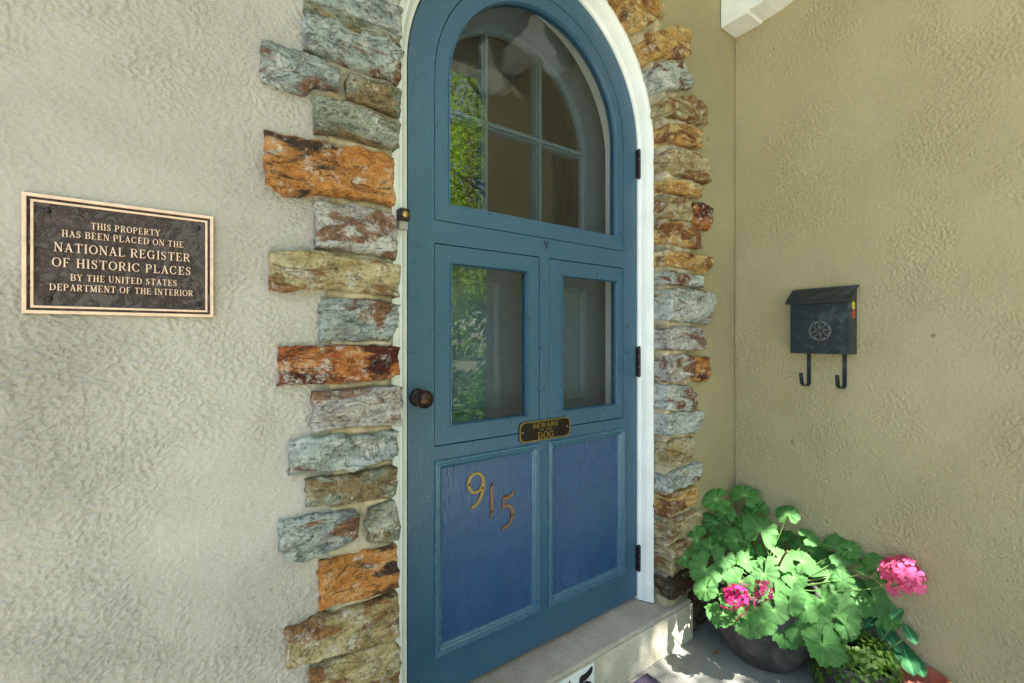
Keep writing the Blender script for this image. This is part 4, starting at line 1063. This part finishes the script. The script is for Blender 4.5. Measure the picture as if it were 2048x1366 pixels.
tr_ = empty('trailing_plant', P2+Vector((0, 0, .12)), 'mat of tiny yellow green leaves spilling over the small pot', 'plant')
o = jen.make('foliage', M_jenny, tr_); tag(o, kind='stuff')
def long_leaf(mat, seed):
    rnd = random.Random(seed); v = []; f = []; vn = []
    nL, nW = 14, 8
    for i in range(nL+1):
        t = i/nL; w = .50*math.sin(math.pi*t**.75)**.8 if 0 < t < 1 else .004
        for j in range(nW+1):
            s = j/nW*2-1
            v.append((s*w, t*2-1, .10*abs(s)*w*2-.18*(t-.5)**2*2+.025*math.cos(t*40)*abs(s)*w*2.5)); vn.append(max(0, 1-abs(s)*5)+max(0, .5*math.cos(t*40+abs(s)*3)-.2)*.6)
    f = [(i*(nW+1)+j, i*(nW+1)+j+1, (i+1)*(nW+1)+j+1, (i+1)*(nW+1)+j) for i in range(nL) for j in range(nW)]
    me = bpy.data.meshes.new('leaf'); me.from_pydata(v, [], f); a_ = me.attributes.new('vein', 'FLOAT', 'POINT'); a_.data.foreach_set('value', vn)
    me.polygons.foreach_set('use_smooth', [True]*len(f)); me.materials.append(mat); return me
LL = [long_leaf(M_leaf2, k) for k in range(2)]
P3b = P2+Vector((.06, -.02, .12))
gl = empty('glossy_plant', P3b, 'bluish green plant with crinkled glossy leaves right of the geranium', 'plant')
for (a_, b_, r_, df, ang) in [(1290,1070,75,.92,2.2),(1350,990,60,.94,.3),(1480,1090,85,.92,1.5),(1590,1060,65,.92,1.4),(1570,1200,110,.93,1.2),(1450,1260,95,.88,.6),(1380,1130,70,.90,2.0),(1515,940,55,.98,.2),(1420,1040,60,.94,1.1),(1330,1180,60,.88,2.6),(1500,1180,70,.90,1.0),(1640,1250,70,.93,1.3)]:
    px, py = cc(a_, b_); dx, dy = ray(px); t = min(.00179*df, (XR-.05)/dx); pos = PT(px, py, t)
    tc_ = (camv-pos).normalized()
    put(Rl.choice(LL), 'leaf', gl, pos, tc_*.8+Vector((Rl.uniform(-.2, .2), Rl.uniform(-.2, .2), .7)), ang-math.pi/2-YAW, r_/3.063*t*1.0)
    stem(P3b, pos-Vector((0, 0, .004)), gl, .002, .0012, sag=-.015)
# terracotta pot at the wall
P4 = Vector((1.835, .40, 0))
pot('terracotta_pot', P4, [(0, .001), (.045, .001), (.055, .01), (.068, .07), (.076, .075), (.078, .10), (.070, .10), (.066, .075), (.05, .06), (0, .06)], M_terra, 'small reddish terracotta pot against the side wall', .0006)
# dead leaf and fallen petals on the floor
m = MB(); c = floorpt(1432, 1306, .004)
m.add([c+Vector((-.02, 0, 0)), c+Vector((-.005, -.008, .006)), c+Vector((.018, -.002, .002)), c+Vector((.0, .008, .008))], [(0, 1, 2, 3)])
tag(m.make('dead_leaf', simple('dry_leaf', (140, 88, 56), .8)), 'dry brown leaf on the porch floor beside the dark pot', 'leaf')

# ------------------------------------------------------------------ garden seen in the glass
def tree(x, y, h_, rad, nleaf, label, seed, mat=M_tree, ls=.055, trunk=True, low=.35):
    rnd = random.Random(seed); root = empty('tree', (x, y, -.15), label, 'tree')
    m = MB(); tips = []
    th = h_*low
    m.tube([(x, y, -.2), (x+.04, y, th*.5), (x-.03, y+.05, th), (x+.02, y, h_*.7)], [.13, .10, .085, .03], 8)
    for k in range(14):
        a_ = k*2.4; z0 = th*.9+(h_*.7-th)*rnd.random(); e = Vector((x+rad*.8*math.cos(a_), y+rad*.8*math.sin(a_), z0+h_*.15*rnd.uniform(.3, 1.3)))
        mid = Vector((x, y, z0)).lerp(e, .5)+Vector((0, 0, .15)); m.tube([(x, y, z0), mid, e], [.05, .03, .01], 6); tips += [mid, e, mid.lerp(e, .5)]
    m.make('trunk', M_bark, root, smooth=True)
    cl = [t+Vector((rnd.gauss(0, .3), rnd.gauss(0, .3), rnd.gauss(0, .25)))*rad*.45 for t in tips for _ in range(3)]
    c = MB()
    for k in range(nleaf):
        q = rnd.choice(cl); p = q+Vector((rnd.gauss(0, 1), rnd.gauss(0, 1), rnd.gauss(0, .8)))*rad*.16
        s = ls*rnd.uniform(.6, 1.3); nn = Vector((rnd.gauss(0, 1), rnd.gauss(0, 1), rnd.gauss(.6, 1))).normalized(); u = nn.orthogonal().normalized(); w = nn.cross(u)
        a_ = rnd.uniform(0, 6); u, w = u*math.cos(a_)+w*math.sin(a_), w*math.cos(a_)-u*math.sin(a_)
        c.add([p-u*s, p-w*s*.45, p+u*s, p+w*s*.45], [(0, 1, 2, 3)])
    me = bpy.data.meshes.new('crown'); me.from_pydata(c.v, [], c.f); link('crown', me, mat, root, (0, 0, 0)).location = -ORG[root.name]
tree(4.9, -5.0, 8.5, 2.6, 16000, 'leafy tree nearest the porch, mirrored in the upper pane', 1, low=.28)
tree(8.2, -8.0, 10.5, 3.4, 14000, 'tall tree behind the nearest one', 2, ls=.08)
tree(3.0, -10.5, 8, 2.8, 7000, 'broad tree straight out from the porch', 3, ls=.09)
tree(11.5, -12, 8, 3.0, 6000, 'tree far off beyond the lawn', 4, ls=.11)
tree(7.0, -14, 9, 3.2, 6000, 'darkest tree at the back of the garden', 5, ls=.11)
tree(-6.5, -8, 7, 2.4, 6000, 'tree left of the added bounce paving', 6, ls=.08)
tree(3.9, -3.4, 3.0, .9, 4000, 'small bushy tree beside the end of the side wall', 7, M_tree, .04, low=.5)
tree(.90, -2.75, 7.6, 1.0, 15000, 'unseen tree added to dapple the sun on floor and step', 21, M_tree, .05, low=.62)  # crown set out of view to shade the floor and step
def shrub(x, y, r_, h_, n, label, seed, ls):
    rnd = random.Random(seed); c = MB(); root = empty('shrub', (x, y, -.15), label, 'shrub', group='garden shrubs')
    for k in range(n):
        d = Vector((rnd.gauss(0, 1), rnd.gauss(0, 1), abs(rnd.gauss(0, 1)))).normalized()*(rnd.random()**.4)
        p = Vector((x+d.x*r_, y+d.y*r_, -.1+d.z*h_)); s = ls*rnd.uniform(.6, 1.3); nn = (d+Vector((rnd.gauss(0, .6), rnd.gauss(0, .6), rnd.gauss(.5, .5)))).normalized()
        u = nn.orthogonal().normalized(); w = nn.cross(u); c.add([p-u*s, p-w*s*.55, p+u*s, p+w*s*.55], [(0, 1, 2, 3)])
    me = bpy.data.meshes.new('foliage'); me.from_pydata(c.v, [], c.f); link('foliage', me, M_shrub, root, (0, 0, 0)).location = -ORG[root.name]
    m = MB(); m.tube([(x, y, -.2), (x, y, h_*.5)], .02, 6); m.make('stem', M_bark, root)
for k, (x, y, r_, h_) in enumerate([(2.75, -1.9, .55, .95), (3.4, -2.7, .6, 1.15), (4.2, -3.9, .6, .9), (5.6, -4.6, .7, 1.0), (6.4, -6.5, .9, 1.1), (2.6, -3.3, .7, 1.1)]):
    shrub(x, y, r_, h_, 1300, ['bright green shrub just past the side wall', 'second shrub out from the side wall', 'shrub under the small bushy tree', 'wide shrub beside the nearest tree', 'largest shrub between the trees', 'low shrub nearest the added paving'][k], k, .05 if k < 3 else .07)
h = MB()
rnd = random.Random(9)
for k in range(24000):
    x = rnd.uniform(-30, 40); z = rnd.uniform(-.2, 6.5+1.5*math.sin(x*.4)+math.sin(x*1.3)); y = -24+rnd.gauss(0, .8)+(1.5*math.sin(x*.7+z))
    p = Vector((x, y, z)); s = .28*rnd.uniform(.5, 1.2); nn = Vector((rnd.gauss(0, 1), rnd.gauss(1, 1), rnd.gauss(.5, 1))).normalized(); u = nn.orthogonal().normalized(); w = nn.cross(u)
    h.add([p-u*s, p-w*s*.6, p+u*s, p+w*s*.6], [(0, 1, 2, 3)])
me = bpy.data.meshes.new('distant_wood'); me.from_pydata(h.v, [], h.f); o = link('distant_wood', me, M_tree, None, (0, 0, 0)); tag(o, 'green wood closing off the far end of the garden', 'wood', kind='stuff')
